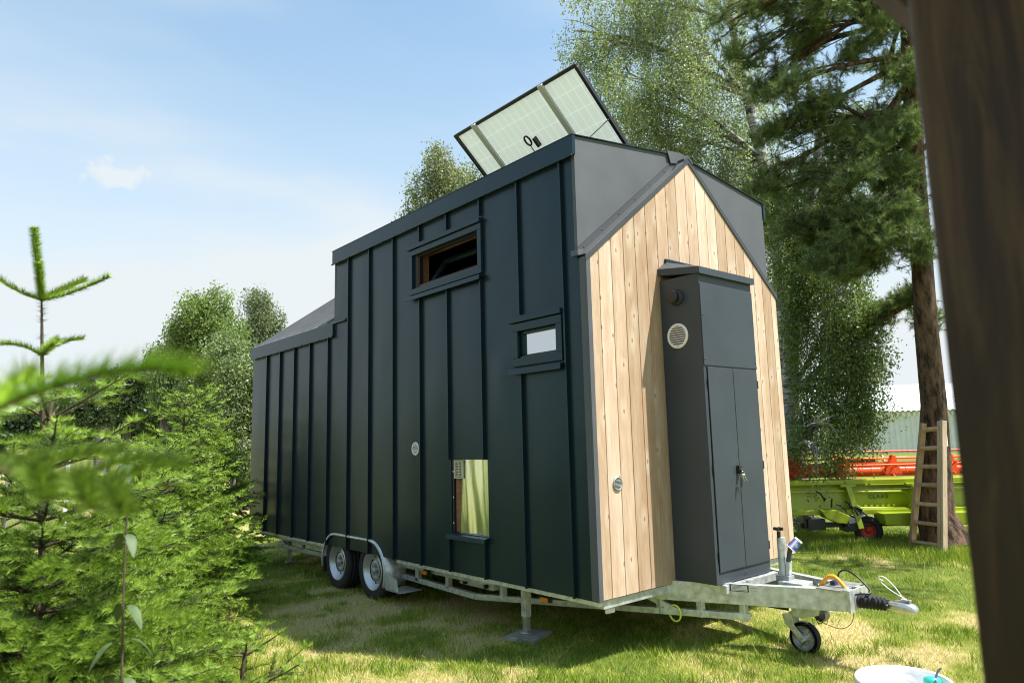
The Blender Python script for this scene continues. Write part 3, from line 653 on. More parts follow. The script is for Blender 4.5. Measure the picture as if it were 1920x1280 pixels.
# wheels
def wheel(x, y, s):
    zc2, R, rr = .268, .282, .182
    w_ = MB().lathe([(.10, -.06), (.10, .06)], (x, y, zc2), (s, 0, 0), 24).build('wheel', M_rubber, H)
    prof = [(rr, -.085), (rr+.03, -.092), (R-.028, -.094), (R-.010, -.086), (R, -.070), (R, -.045), (R-.006, -.043), (R-.006, -.037), (R, -.035), (R, -.003), (R-.006, -.001), (R-.006, .005), (R, .007), (R, .040), (R-.006, .042), (R-.006, .048), (R, .050), (R, .070), (R-.010, .086), (R-.028, .094), (rr+.03, .094), (rr, .085)]
    MB().lathe(prof, (x, y, zc2), (s, 0, 0), 64).build('tyre', M_rubber, w_)
    b = MB()
    b.lathe([(rr+.004, .080), (rr+.004, .090), (rr-.004, .092), (rr-.012, .084), (rr-.016, .060), (.150, .050), (.146, .028), (.138, .022), (.118, .030), (.100, .050), (.085, .056), (.060, .052), (.046, .050), (.046, .040), (0, .040)], (x, y, zc2), (s, 0, 0), 64)
    rim = b.build('rim', M_rim, w_)
    b = MB()
    for k in range(10):
        t = 2*PI*k/10; b.lathe([(0, .002), (.0115, .002), (.0115, 0)], (x+s*.0275, y+.129*math.cos(t), zc2+.129*math.sin(t)), (s, 0, 0), 10)
    b.build('rim_holes', M_black, rim)
    b = MB().lathe([(.030, .03), (.032, .075), (.026, .082), (0, .082)], (x, y, zc2), (s, 0, 0), 20)
    for k in range(5):
        t = 2*PI*k/5+.3; b.lathe([(.010, .045), (.010, .064), (.006, .068), (0, .068)], (x, y+.052*math.cos(t), zc2+.052*math.sin(t)), (s, 0, 0), 6)
    b.build('hub_cap', M_galv2, rim)
for (x, s) in ((.105, -1), (W-.105, 1)):
    for y in (3.80, 3.045): wheel(x, y, s)
b = MB()
for y in (3.80, 3.045): b.tube([(.2, y, .268), (W-.2, y, .268)], .03, 10)
b.build('axles', M_galv2, H)
# tandem mudguards
def guard(x0, x1, s):
    b = MB(); R = .305; pts = []
    for t in np.linspace(math.radians(-22), math.radians(90), 12): pts.append((3.045-R*math.cos(t)*1.0, .262+R*math.sin(t)))
    pts = [(3.045-R-.02, .150)]+pts[1:] if False else pts
    for t in np.linspace(math.radians(90), math.radians(192), 12): pts.append((3.80-R*math.cos(t), .262+R*math.sin(t)))
    n = len(pts); vs = []
    for (y, z) in pts: vs += [(x0, y, z), (x1, y, z)]
    fs = [(2*i, 2*i+1, 2*i+3, 2*i+2) for i in range(n-1)]
    b.add(vs, fs, True)
    xo = x0 if s < 0 else x1
    vs = []
    cen = lambda y: min(3.80, max(3.045, y))
    for (y, z) in pts:
        cy_ = cen(y); dv_ = np.array([y-cy_, z-.262]); l = np.linalg.norm(dv_)+1e-9
        ny_, nz2 = y-dv_[0]/l*.022, z-dv_[1]/l*.022
        vs += [(xo, y, z), (xo+s*.004, y+(0), z+.002), (xo+s*.004, ny_, nz2)]
    fs = [(3*i+1, 3*i+2, 3*i+5, 3*i+4) for i in range(n-1)] + [(3*i, 3*i+1, 3*i+4, 3*i+3) for i in range(n-1)]
    b.add(vs, fs, True)
    b.box(x0, x1, 2.46, 2.735, .138, .142); b.add([(x0, 2.725, .150), (x0, 2.49, .150), (x0, 2.52, .25), (x0, 2.72, .30)], [(0,1,2,3)])
    o = b.build('mudguard', M_galv, H)
    sm_ = o.modifiers.new('Solid', 'SOLIDIFY'); sm_.thickness = .003
    return o
guard(-.018, .215, -1); guard(W-.215, W+.018, 1)
MB().box(.00, .2, 4.095, 4.105, .14, .30).build('mud_flap', M_rubber, H)
# jacks and pads
def jack(x, y, z0=.035):
    j = MB().box(x-.028, x+.028, y-.028, y+.028, .15, .43).build('corner_jack', M_galv, H, .003)
    MB().box(x-.022, x+.022, y-.022, y+.022, z0+.014, .15).build('inner_tube', M_alu, j, .002)
    MB().lathe([(0, .016), (.03, .016), (.05, .006), (.05, 0)], (x, y, z0), (0, 0, 1), 20).build('foot_plate', M_galv2, j)
    MB().tube([(x-.03, y, .40), (x-.07, y, .40)], .014, 10).build('crank_stub', M_black, j)
jack(.20, .96); jack(.30, 5.76, .012); jack(W-.20, .96); jack(W-.30, 5.76, .012)
padT = MB()
ang = .35; pc = np.array([.19, .93]); hx, hy = .15, .13
cs = [pc+np.array([math.cos(ang)*i*hx-math.sin(ang)*j_*hy, math.sin(ang)*i*hx+math.cos(ang)*j_*hy]) for i, j_ in ((-1,-1),(1,-1),(1,1),(-1,1))]
padT.prism([(p[0], p[1], .003) for p in cs], (0, 0, .030))
tag(padT.build('support_board', M_conc, None, .003), 'grey square board under the front steady leg on the grass', 'board')
# side lights and marker
for y in (.66, 2.27):
    b = MB().box(.125, .165, y-.045, y+.045, .31, .352); hh = b.build('lamp_housing', M_black, H, .006)
    MB().box(.108, .126, y-.038, y+.038, .314, .348).build('amber_lens', M_orange, hh, .006)
mk = MB().obox((.12, .055, .345), (.20, .045, .345), .02, .036).build('marker_lamp', M_white, H, .009)
# white tank under the floor
MB().box(.32, .66, 1.52, 2.02, .235, .395).build('water_tank', M_white, H, .02)
b = MB().tube([(.33, 1.60, .27), (.29, 1.60, .27)], .018, 10).tube([(.33, 1.9, .27), (.29, 1.9, .27)], .018, 10); b.build('tank_outlets', M_black, H)
# spare items at the rear: drain pipe and brackets
MB().tube(smooth([(.10, LL-.15, .41), (.08, LL-.06, .405), (.04, LL+.02, .375), (-.03, LL+.06, .365), (-.05, LL+.07, .385)]), .020, 10).build('drain_pipe', M_rust, H)
b = MB().tube([(.06, 5.95, .40), (.02, 5.93, .375)], .018, 8).tube([(.20, 5.5, .31), (.10, 5.45, .30)], .018, 8).obox((.05, 6.1, .385), (.34, 5.4, .30), .03, .03); b.build('rear_stay', M_galv2, H)
# yellow coiled cord looping below the truss
lc = np.array([.20+(1.6+.02)*.365-.03, -.02, .235])
MB().tube([lc+np.array([.0, -.05*math.cos(t), .055*math.sin(t)]) for t in np.linspace(0, 2*PI, 20)], .007, 8).build('yellow_hose_loop', M_ycord, H)

# --- drawbar gear
cx = 1.25
MB().tube([(cx, -.60, .425), (cx, -1.115, .412)], .038, 20).build('overrun_shaft', M_alu, H)
MB().box(cx-.075, cx+.075, -.78, -.60, .395, .470).build('overrun_bracket', M_galv, H, .006)
b = MB(); prof = [(.036, 0)]
for k in range(8):
    h = .014+k*.0215; R = .050-.0012*k; prof += [(R-.012, h-.008), (R, h), (R-.003, h+.004), (R-.012, h+.010)]
prof += [(.028, .190)]
bel = b.lathe(prof, (cx, -1.118, .408), (0, -1, -.01), 32).build('bellows', M_rubber, H)
b = MB()
secs = [(-1.290, .024, .024, .404), (-1.330, .024, .026, .404), (-1.360, .036, .032, .404), (-1.42, .040, .034, .402), (-1.455, .037, .028, .398), (-1.475, .026, .016, .392)]
vs = []; n = 12
for (y, rw, rh, z) in secs:
    for k in range(n):
        t = 2*PI*k/n; sx = math.copysign(abs(math.cos(t))**.55, math.cos(t)); sz = math.copysign(abs(math.sin(t))**.55, math.sin(t)); vs.append((cx+rw*sx, y, z+rh*sz))
fs = [(i*n+k, i*n+(k+1) % n, (i+1)*n+(k+1) % n, (i+1)*n+k) for i in range(len(secs)-1) for k in range(n)] + [tuple(range(n)), tuple(range((len(secs)-1)*n, len(secs)*n))]
b.add(vs, fs, True); head = b.build('coupling_head', M_alu, H)
MB().obox((cx, -1.345, .432), (cx, -1.44, .446), .040, .014).build('latch_lever', M_galv2, head, .004)
MB().lathe([(.013, 0), (.013, .034), (0, .034)], (cx-.017, -1.305, .402), (-1, 0, 0), 12).build('bolt', M_black, head)
# jockey tube with star knob
jt = MB().tube([(cx+.01, -.60, .34), (cx+.01, -.60, .755)], .030, 20).build('jockey_tube', M_galv, H)
kb = MB().tube([(cx-.015, -.598, .755), (cx-.015, -.598, .80)], .012, 10)
for k in range(4):
    t = k*PI/2+.3; kb.obox((cx-.015, -.598, .815), (cx-.015+.034*math.cos(t), -.598+.034*math.sin(t), .817), .018, .022)
kb.build('star_knob', M_black, jt, .003)
MB().box(cx-.03, cx+.05, -.66, -.56, .455, .50).build('tube_clamp', M_galv2, jt, .004)
# brake lever
lv = MB().obox((cx, -.640, .455), (cx-.0, -.652, .60), .034, .030, (0, 1, 0)).tube([(cx, -.652, .59), (cx, -.664, .66)], .013, 12).build('brake_lever', M_galv, H, .004)
MB().tube([(cx-.012, -.655, .60), (cx-.012, -.668, .655), (cx-.012, -.682, .70)], .016, 14).build('lever_grip', mat('grip_grey', (.05,.052,.055), .6), lv)
# paper cup over the lever end
CA = np.array([.28, -.42, .62]); CA /= np.linalg.norm(CA)
cA = RT*.62 + UP*.78 - FW*.10; cA /= np.linalg.norm(cA); c0 = np.array([cx-.012, -.684, .688])
cup = thing('paper_cup', 'blue and white paper cup stuck over the end of the brake lever', 'cup', c0)
h = .082
MB().lathe([(.036, 0), (.0375, .0), (.0375, .003), (.0350, .003), (.0300, h-.010), (.0265, h-.010), (.033, .004)], c0, cA, 32).build('cup_body', M_navy, cup)
MB().lathe([(.0385, -.002), (.0395, .0), (.0385, .004), (.0355, .004)], c0, cA, 32).build('cup_rim', M_white, cup)
MB().lathe([(.0300, h-.011), (.0306, h-.004), (.0285, h), (.0262, h-.003), (0, h-.004)], c0, cA, 32).build('cup_base', M_white, cup)
# white emblem on the side facing out
e1 = np.cross(cA, -FW); e1 /= np.linalg.norm(e1); e2 = np.cross(e1, cA)
def cupp(t, hh, o=.0006):
    r = .0350-(.0050)*(hh/(h-.01))+o
    a_ = -FW - cA*np.dot(-FW, cA); a_ /= np.linalg.norm(a_); b_ = np.cross(cA, a_)
    return c0 + cA*hh + r*(a_*math.cos(t)+b_*math.sin(t))
b = MB()
for (t0, t1, h0, h1) in ((-.42, -.12, .040, .050), (-.30, -.02, .048, .056), (-.16, .16, .034, .043), (-.05, .10, .028, .052), (.14, .34, .030, .040), (.20, .30, .040, .047), (-.36, -.22, .032, .042)):
    b.add([cupp(t0, h0), cupp(t1, h0+.002), cupp(t1, h1), cupp(t0, h1-.002)], [(0,1,2,3)])
b.build('emblem', M_white, cup)
# jockey wheel, swung up under the beam
jw = MB().lathe([(.100, -.026), (.104, -.018), (.106, 0), (.104, .018), (.100, .026), (.080, .028), (.080, -.028)], (cx-.01, -.735, .108), (1, 0, 0), 48).build('jockey_wheel', M_rubber, H)
b = MB().lathe([(.081, .026), (.074, .020), (.070, .006), (.030, .008), (.026, .026), (.012, .030), (0, .030)], (cx-.01, -.735, .108), (-1, 0, 0), 40)
for k in range(6):
    t = k*PI/3; b.obox((cx-.022, -.735+.026*math.cos(t), .108+.026*math.sin(t)), (cx-.022, -.735+.074*math.cos(t), .108+.074*math.sin(t)), .014, .012, (1, 0, 0))
b.lathe([(.081, .026), (.03, .01), (0, .02)], (cx-.01, -.735, .108), (1, 0, 0), 40)
b.build('wheel_disc', M_galv2, jw)
for s in (-1, 1):
    xx = cx-.01+s*.040
    b = MB(); b.prism([(xx, -.665, .265), (xx, -.600, .250), (xx, -.620, .185), (xx, -.735, .085), (xx, -.765, .105), (xx, -.685, .190)], (s*.005, 0, 0)); b.build('fork_plate', M_galv, jw, .001)
MB().tube([(cx-.065, -.735, .108), (cx+.045, -.735, .108)], .010, 10).build('axle_bolt', M_galv2, jw)
MB().tube([(cx-.16, -.42, .325), (cx-.06, -.66, .300)], .022, 14).build('jockey_arm', M_black, H)
MB().prism([(cx-.045, -.665, .340), (cx-.045, -.88, .34), (cx-.045, -.86, .275), (cx-.045, -.74, .235), (cx-.045, -.67, .25)], (.006, 0, 0)).build('swivel_plate', M_galv, H, .001)
MB().lathe([(.040, 0), (.048, .01), (.048, .05), (.040, .06), (0, .06)], (cx+.0, -.845, .270), (1, 0, 0), 24).build('swivel_drum', M_galv2, H)
# amber hose loop, cables
hp = [np.array([cx-.05, -.893-.176*f, .470+.075*math.sin(PI*f)]) for f in np.linspace(0, 1, 14)]
MB().tube(hp, .0125, 12).build('amber_hose', M_yhose, H)
b = MB().tube([hp[0]+[0, .012, -.006], hp[0]+[0, 0, .004]], .017, 10).tube([hp[-1]+[0, -.012, -.006], hp[-1]+[0, 0, .004]], .017, 10); b.build('hose_clips', M_galv2, H)
MB().box(cx-.03, cx+.02, -.985, -.95, .47, .51).build('blue_plug', M_navyc, H, .006)
MB().tube(smooth([(cx+.05, -.98, .48), (cx+.06, -.97, .54), (cx+.05, -1.02, .575), (cx+.04, -1.09, .555), (cx+.03, -1.16, .50), (cx+.0, -1.2, .462), (cx-.05, -1.15, .455), (cx-.06, -1.08, .44)]), .006, 8).build('black_cable', M_black, H)
MB().tube(smooth([(cx-.10, -1.10, .47), (cx-.10, -1.118, .42), (cx-.09, -1.12, .33), (cx-.06, -1.08, .26), (cx-.03, -1.0, .215), (cx-.0, -.9, .215), (cx, -.83, .235)]), .0022, 6).build('brake_cable', M_redwire, H)
MB().tube([(cx-.04, -.84, .25), (cx-.05, -.86, .225), (cx-.04, -.89, .235), (cx-.045, -.87, .25)], .003, 6).build('coil_end', M_black, H)
# white string loop on the coupling
q0 = np.array([cx, -1.40, .452])
MB_ = MB().tube(smooth([q0, q0+[0, .05, .07], q0+[.0, .10, .115], q0+[0, .13, .120], q0+[0, .145, .105], q0+[0, .115, .095], q0+[0.005, .13, .085], q0+[.006, .08, .045], q0+[.004, .0, .004]]), .0032, 6)
MB_.tube([q0+[.012*math.cos(t), .012*math.sin(t), .004*math.sin(2*t)] for t in np.linspace(0, 2*PI, 12)], .005, 6)
tag(MB_.build('string_loop', M_white, None), 'white string loop tied on the silver coupling head', 'string')

# ================================================================== GROUND AND GRASS
class Noise:
    def __init__(s, seed, scales, n=10):
        r = np.random.default_rng(seed); s.k = []
        for sc, a in scales:
            for _ in range(n):
                t = r.uniform(0, 2*PI); f = r.uniform(.6, 1.5)*2*PI/sc; s.k.append((f*math.cos(t), f*math.sin(t), r.uniform(0, 2*PI), a/math.sqrt(n)))
    def __call__(s, x, y):
        o = 0
        for a, b, p, m in s.k: o = o + m*np.sin(a*x+b*y+p)
        return o
NZ1 = Noise(3, [(2.6, 1.0), (.9, .8), (.33, .5)]); NZ2 = Noise(5, [(.5, .8), (.16, .8)])
def dry(x, y):
    b = .37+.34*NZ1(x, y)
    b = b + .38*np.exp(-(((x+1.6)/1.3)**2+((y-1.2)/1.9)**2)) + .30*np.exp(-(((x-.6)/1.3)**2+((y+1.0)/1.0)**2)) - .35*np.clip((x-3.2)/2.5, 0, 1)
    return np.clip(b, 0, 1)
def terrain(x, y):
    # the field beyond the hedge rises gently, the yard is level
    d = (x-CP[0])*FW[0]+(y-CP[1])*FW[1]; l = -((x-CP[0])*_R0[0]+(y-CP[1])*_R0[1])
    m = np.clip((l-.02*d)/12, 0, 1)
    return .048*np.clip(d-34, 0, 90)*m
M_ground = leafmat('turf', .85, .0)
def f_ground(m, N, L, p, pos):
    a = N.new('ShaderNodeAttribute'); a.attribute_name = 'dry'
    n1 = N.new('ShaderNodeTexNoise'); n1.inputs['Scale'].default_value = 55; n1.inputs['Detail'].default_value = 5; L.new(pos, n1.inputs['Vector'])
    n2 = N.new('ShaderNodeTexNoise'); n2.inputs['Scale'].default_value = 7; n2.inputs['Detail'].default_value = 5; L.new(pos, n2.inputs['Vector'])
    s = N.new('ShaderNodeMath'); s.operation = 'MULTIPLY_ADD'; L.new(n2.outputs[0], s.inputs[0]); s.inputs[1].default_value = .8; L.new(a.outputs['Fac'], s.inputs[2])
    s2 = N.new('ShaderNodeMath'); s2.operation = 'MULTIPLY_ADD'; L.new(n1.outputs[0], s2.inputs[0]); s2.inputs[1].default_value = .6; L.new(s.outputs[0], s2.inputs[2])
    cr = N.new('ShaderNodeValToRGB'); e = cr.color_ramp.elements; e[0].position = .75; e[0].color = (.13,.16,.03,1); e[1].position = 1.0; e[1].color = (.42,.34,.18,1)
    md = cr.color_ramp.elements.new(.88); md.color = (.24,.235,.065,1)
    s3 = N.new('ShaderNodeMath'); s3.operation = 'MULTIPLY'; s3.inputs[1].default_value = .72; L.new(s2.outputs[0], s3.inputs[0]); L.new(s3.outputs[0], cr.inputs[0])
    L.new(cr.outputs[0], p.inputs['Base Color'])
    b = N.new('ShaderNodeBump'); b.inputs['Strength'].default_value = .8; b.inputs['Distance'].default_value = .02; L.new(n1.outputs[0], b.inputs['Height']); L.new(b.outputs[0], p.inputs['Normal'])
M_ground = mat('turf_ground', rough=.9, spec=.15, build=f_ground)
def axis_coords():
    a = np.sinh(np.linspace(-6.2, 6.2, 231)); return a*900/np.abs(a).max()
gx = axis_coords()+1; gy = axis_coords()+2
GX, GY = np.meshgrid(gx, gy, indexing='ij'); GZ = terrain(GX, GY)
me = bpy.data.meshes.new('ground'); nx, ny = GX.shape
co_ = np.stack([GX, GY, GZ], -1).reshape(-1, 3).astype(np.float32)
idx = np.arange(nx*ny).reshape(nx, ny); fa = np.stack([idx[:-1,:-1], idx[1:,:-1], idx[1:,1:], idx[:-1,1:]], -1).reshape(-1)
me.vertices.add(nx*ny); me.vertices.foreach_set('co', co_.ravel()); me.loops.add(len(fa)); me.loops.foreach_set('vertex_index', fa.astype(np.int32))
me.polygons.add(len(fa)//4); me.polygons.foreach_set('loop_start', np.arange(0, len(fa), 4, dtype=np.int32)); me.update(calc_edges=True)
a_ = me.attributes.new('dry', 'FLOAT', 'POINT'); a_.data.foreach_set('value', dry(co_[:,0], co_[:,1]).astype(np.float32))
me.materials.append(M_ground); go = bpy.data.objects.new('ground', me); COL.objects.link(go); go['kind'] = 'structure'

def unit(a): return a/(np.linalg.norm(a, axis=-1, keepdims=True)+1e-9)
def blades(n, sampler, hmin, hmax, wdt, seed, lean=.5, green=None, zf=None):
    r = np.random.default_rng(seed); x, y = sampler(r, n); n = len(x)
    z = terrain(x, y) if zf is None else zf(x, y)
    h = r.uniform(hmin, hmax, n); t = r.uniform(0, 2*PI, n); ld = r.uniform(0, 2*PI, n); ln_ = r.uniform(0, lean, n)*h
    dx = np.cos(t)*wdt/2*r.uniform(.6, 1.3, n); dy = np.sin(t)*wdt/2
    b0 = np.stack([x-dx, y-dy, z-.003], -1); b1 = np.stack([x+dx, y+dy, z-.003], -1); tp = np.stack([x+np.cos(ld)*ln_*1.3, y+np.sin(ld)*ln_*1.3, z+h], -1)
    Vv = np.stack([b0, b1, tp], 1).reshape(-1, 3)
    d = dry(x, y) if green is None else np.full(n, green)
    d = np.clip(d*1.25-.12+r.normal(0, .25, n)+.18*NZ2(x, y), 0, 1)
    c1 = np.array([.19,.28,.032]); c2 = np.array([.60,.52,.27]); c3 = np.array([.46,.50,.075])
    col = np.where(d[:, None] < .5, c1+(c3-c1)*(d[:, None]*2), c3+(c2-c3)*((d[:, None]-.5)*2))*r.uniform(.7, 1.25, (n, 1))
    return Vv, col
def near_sampler(r, n):
    # density falls with distance from where one stands at the edge of the lawn
    d = 3.3*np.exp(r.uniform(0, 1, n)*math.log(16/3.3)); a = r.uniform(-.66, .66, n)
    x = CP[0]+d*(FW[0]+_R0[0]*np.tan(a)*.98)/np.hypot(FW[0], FW[1]); y = CP[1]+d*(FW[1]+_R0[1]*np.tan(a)*.98)/np.hypot(FW[0], FW[1])
    return x, y
GV, GC = [], []
v_, c_ = blades(450000, near_sampler, .012, .038, .0046, 11, lean=1.3); GV.append(v_); GC.append(c_)
def clover(r, n):
    cs = 520; cxs, cys = near_sampler(r, cs); k = r.integers(0, cs, n)
    x = cxs[k]+r.normal(0, .07, n); y = cys[k]+r.normal(0, .07, n); return x, y
v_, c_ = blades(60000, clover, .03, .075, .008, 12, lean=.8, green=.02); GV.append(v_); GC.append(c_)
def strip(p, q_, wd):
    def f(r, n):
        t = r.uniform(0, 1, n); d_ = np.array(q_)-np.array(p); nn = np.array([-d_[1], d_[0]]); nn = nn/np.linalg.norm(nn); o = r.normal(0, wd, n)
        return p[0]+d_[0]*t+nn[0]*o, p[1]+d_[1]*t+nn[1]*o
    return f
# longer unmown grass along the machine, round the trunk and along the hedge
pa, pb = gnd(1470, 10.2), gnd(1850, 8.3)
v_, c_ = blades(26000, strip((pa[0], pa[1]), (pb[0], pb[1]), .42), .04, .13, .009, 13, lean=.6, green=.12); GV.append(v_); GC.append(c_)
v_, c_ = blades(16000, strip((-2.2, -.2), (-1.35, 4.5), .13), .05, .17, .007, 14, lean=.6, green=.2); GV.append(v_); GC.append(c_)
v_, c_ = blades(9000, strip((-1.4, 4.0), (-.6, 14), .3), .06, .2, .012, 15, lean=.6, green=.15); GV.append(v_); GC.append(c_)
rw = np.random.default_rng(90); xw, yw = near_sampler(rw, 2600); ctr = np.stack([xw, yw, terrain(xw, yw)+rw.uniform(.012, .04, 2600)], -1)
aw = rw.uniform(0, 2*PI, 2600); lw = rw.uniform(.012, .034, 2600); d1 = np.stack([np.cos(aw), np.sin(aw), rw.uniform(-.2, .6, 2600)], -1)*lw[:, None]; d2 = np.stack([-np.sin(aw), np.cos(aw), rw.uniform(-.2, .2, 2600)], -1)*(lw*.5)[:, None]
GV.append(np.stack([ctr, ctr+d1*.6+d2, ctr+d1*1.5], 1).reshape(-1, 3)); GC.append(np.where(rw.uniform(0, 1, (2600, 1)) < .7, np.array([.10,.19,.035]), np.array([.33,.20,.08]))*rw.uniform(.7, 1.3, (2600, 1)))
def tufts(r, n):
    cs = 200; cxs, cys = near_sampler(r, cs); k = r.integers(0, cs, n); return cxs[k]+r.normal(0, .028, n), cys[k]+r.normal(0, .028, n)
v_, c_ = blades(10000, tufts, .035, .085, .0055, 19, lean=1.0, green=.05); GV.append(v_); GC.append(c_*.8)
go = bulk('grass', np.concatenate(GV), 3, np.concatenate(GC), M_grass); go['kind'] = 'stuff'
go['label'] = 'short mown lawn grass, green with straw coloured dry patches'

# ================================================================== FIRS
def needle_mesh(S, dens, nl, nw, seed, tint=1.0):
    """S: list of (p0, p1, up, newgrowth/painted glow, radial flag)"""
    r = np.random.default_rng(seed)
    P0_ = np.array([s[0] for s in S]); P1_ = np.array([s[1] for s in S]); U_ = np.array([s[2] for s in S]); NG_glow = np.array([s[3] for s in S]); RD = np.array([s[4] for s in S])
    Ln = np.linalg.norm(P1_-P0_, axis=1); cnt = np.maximum(1, (Ln*dens*(1+.8*RD)).astype(int)); k = np.repeat(np.arange(len(S)), cnt); n = len(k)
    f = r.uniform(0, 1, n)[:, None]; T = unit(P1_-P0_)[k]; base = P0_[k]+(P1_-P0_)[k]*f
    Sd = unit(np.cross(T, U_[k])); Uu = np.cross(Sd, T)
    ph = np.where(RD[k] > .5, r.uniform(-PI, PI, n), np.where(r.uniform(0, 1, n) < .5, -1, 1)*np.radians(np.clip(r.normal(58, 32, n), 0, 115)))
    rad = Uu*np.cos(ph)[:, None]+Sd*np.sin(ph)[:, None]
    d = unit(rad*.95+T*(r.uniform(.30, .65, n)*np.where(RD[k] > .5, .6, 1))[:, None]+r.normal(0, .08, (n, 3)))
    l = nl*r.uniform(.75, 1.15, n)[:, None]*np.where(RD[k] > .5, .85, 1)[:, None]
    wd = unit(np.cross(d, T+.3*Uu))*nw/2
    Vv = np.stack([base-wd, base+wd, base+d*l+Uu*0.08*l], 1).reshape(-1, 3)
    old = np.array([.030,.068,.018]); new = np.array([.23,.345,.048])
    g_ = np.clip(NG_glow[k]+r.normal(0, .10, n), 0, 2.2)[:, None]  # upper clip leaves room for the glow painted on the near branch
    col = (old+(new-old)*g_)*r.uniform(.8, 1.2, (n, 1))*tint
    return Vv, col
def fir_axis(S, B, p, d, L_, r, lvl, up=np.array([0, 0, 1.]), curl=.0, step=.045, rad0=.006, ng=.0):
    """grow one axis with side shoots; S needle segments, B bark polylines"""
    n = max(2, int(L_/step)); pts = [p]; q_ = p.copy(); d = d.copy()
    for i in range(n):
        d = d+np.array([0, 0, curl*step/ max(L_, .1)])+r.normal(0, .025, 3); d /= np.linalg.norm(d); q_ = q_+d*(L_/n); pts.append(q_.copy())
    tipn = .10 if lvl == 0 else .075
    for i in range(n):
        s = (i+.5)/n*L_
        new = 1.0 if L_-s < tipn else (.30 if lvl > 0 else .12)
        if lvl == 0 and s < .18*L_: continue
        S.append((pts[i], pts[i+1], up, new, 0.0))
    B.append((pts, rad0*max(.35, 1-.0)))
    if lvl < 2:
        sp = .072 if lvl == 0 else .075; k = max(1, int(L_/sp))
        for j in range(k):
            s = (j+.6)*L_/k; 
            if lvl == 0 and s < .16*L_: continue
            rest = L_-s
            for sg in (-1, 1):
                ll = min(rest*.56, .36)*r.uniform(.55, 1.15)+ .035
                if ll < .045 or (lvl == 1 and L_ < .16): continue
                i = min(n-1, int(s/L_*n)); t = pts[i+1]-pts[i]; t = t/np.linalg.norm(t); sd = np.cross(t, up); sd /= np.linalg.norm(sd)
                dd = t*.62+sd*sg*.75+up*r.normal(.04, .08); dd /= np.linalg.norm(dd)
                fir_axis(S, B, pts[i]+(pts[i+1]-pts[i])*.5, dd, ll, r, lvl+1, up, curl=-.30+r.normal(0, .15), step=.04, rad0=rad0*.5)
def fir(name, base, Ht, R, label, seed, dens=330, nl=.023, nw=.0032, whorl=.20, leader=.28, extra=None, low=.10, shape=.75, cull=None, stems=True):
    r = np.random.default_rng(seed); S, B = [], []
    base = np.array(base, float); root = thing(name, label, 'fir tree', base, 'young fir trees of the hedge')
    z = low; wi = 0
    while z < Ht-leader*1.02:
        f = z/(Ht-leader*.6); Lb = R*(1-f)**shape+.10; nb = 6 if Lb > .3 else 5; a0 = r.uniform(0, 2*PI)
        for k in range(nb):
            a = a0+2*PI*k/nb+r.normal(0, .12); el = math.radians(-8+38*f**1.5+r.normal(0, 5))
            d = np.array([math.cos(a)*math.cos(el), math.sin(a)*math.cos(el), math.sin(el)]); L_ = Lb*r.uniform(.8, 1.1)
            if cull and not cull(base+np.array([0, 0, z])+d*L_): continue
            upv = unit(np.array([0, 0, 1.])+r.normal(0, .22, 3)); fir_axis(S, B, base+np.array([0, 0, z])+d*.01, d, L_, r, 0, up=upv, curl=.35 if f < .7 else .2)
        if Lb > .35:   # small inter-whorl shoots
            for k in range(8):
                a = r.uniform(0, 2*PI); el = .2; d = np.array([math.cos(a)*math.cos(el), math.sin(a)*math.cos(el), math.sin(el)])
                if cull and not cull(base+np.array([0, 0, z])+d*Lb*.6): continue
                fir_axis(S, B, base+np.array([0, 0, z+whorl*.5]), d, Lb*.55*r.uniform(.6, 1), r, 0, curl=.3)
        z += whorl*r.uniform(.85, 1.15)*(1.0 if f < .7 else 1.15); wi += 1
    if extra: extra(S, B, base, r)
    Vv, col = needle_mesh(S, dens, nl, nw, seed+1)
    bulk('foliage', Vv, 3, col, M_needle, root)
    if stems:
        b = MB()
        for pts, rd in B:
            if len(pts) > 3 and rd > .0025: b.tube(pts[::2]+([pts[-1]] if len(pts) % 2 == 0 else []), [rd*(1-.75*i/len(pts[::2])) for i in range(len(pts[::2])+(1 if len(pts) % 2 == 0 else 0))], 4, cap=False)
        b.build('branches', M_twig, root)
    t = MB(); n = 10; t.tube([base+np.array([.01*math.sin(i*1.3), .01*math.cos(i*1.7), (Ht-leader)*i/n]) for i in range(n+1)], [.007+.014*(Ht/2.3)*(1-i/n) for i in range(n+1)], 9); t.build('trunk', M_twig, root)
    return root
def shoot(S, pts, up=np.array([0,0,1.]), new=1.0, radial=0.0):
    for p, q_ in zip(pts, pts[1:]): S.extend([(np.array(p), np.array(q_), up, new*1.15, radial)]*4)
def crv(p, q_, sag, n=8):
    p = np.array(p); q_ = np.array(q_); return [p+(q_-p)*t+np.array([0, 0, sag*4*t*(1-t)]) for t in np.linspace(0, 1, n)]

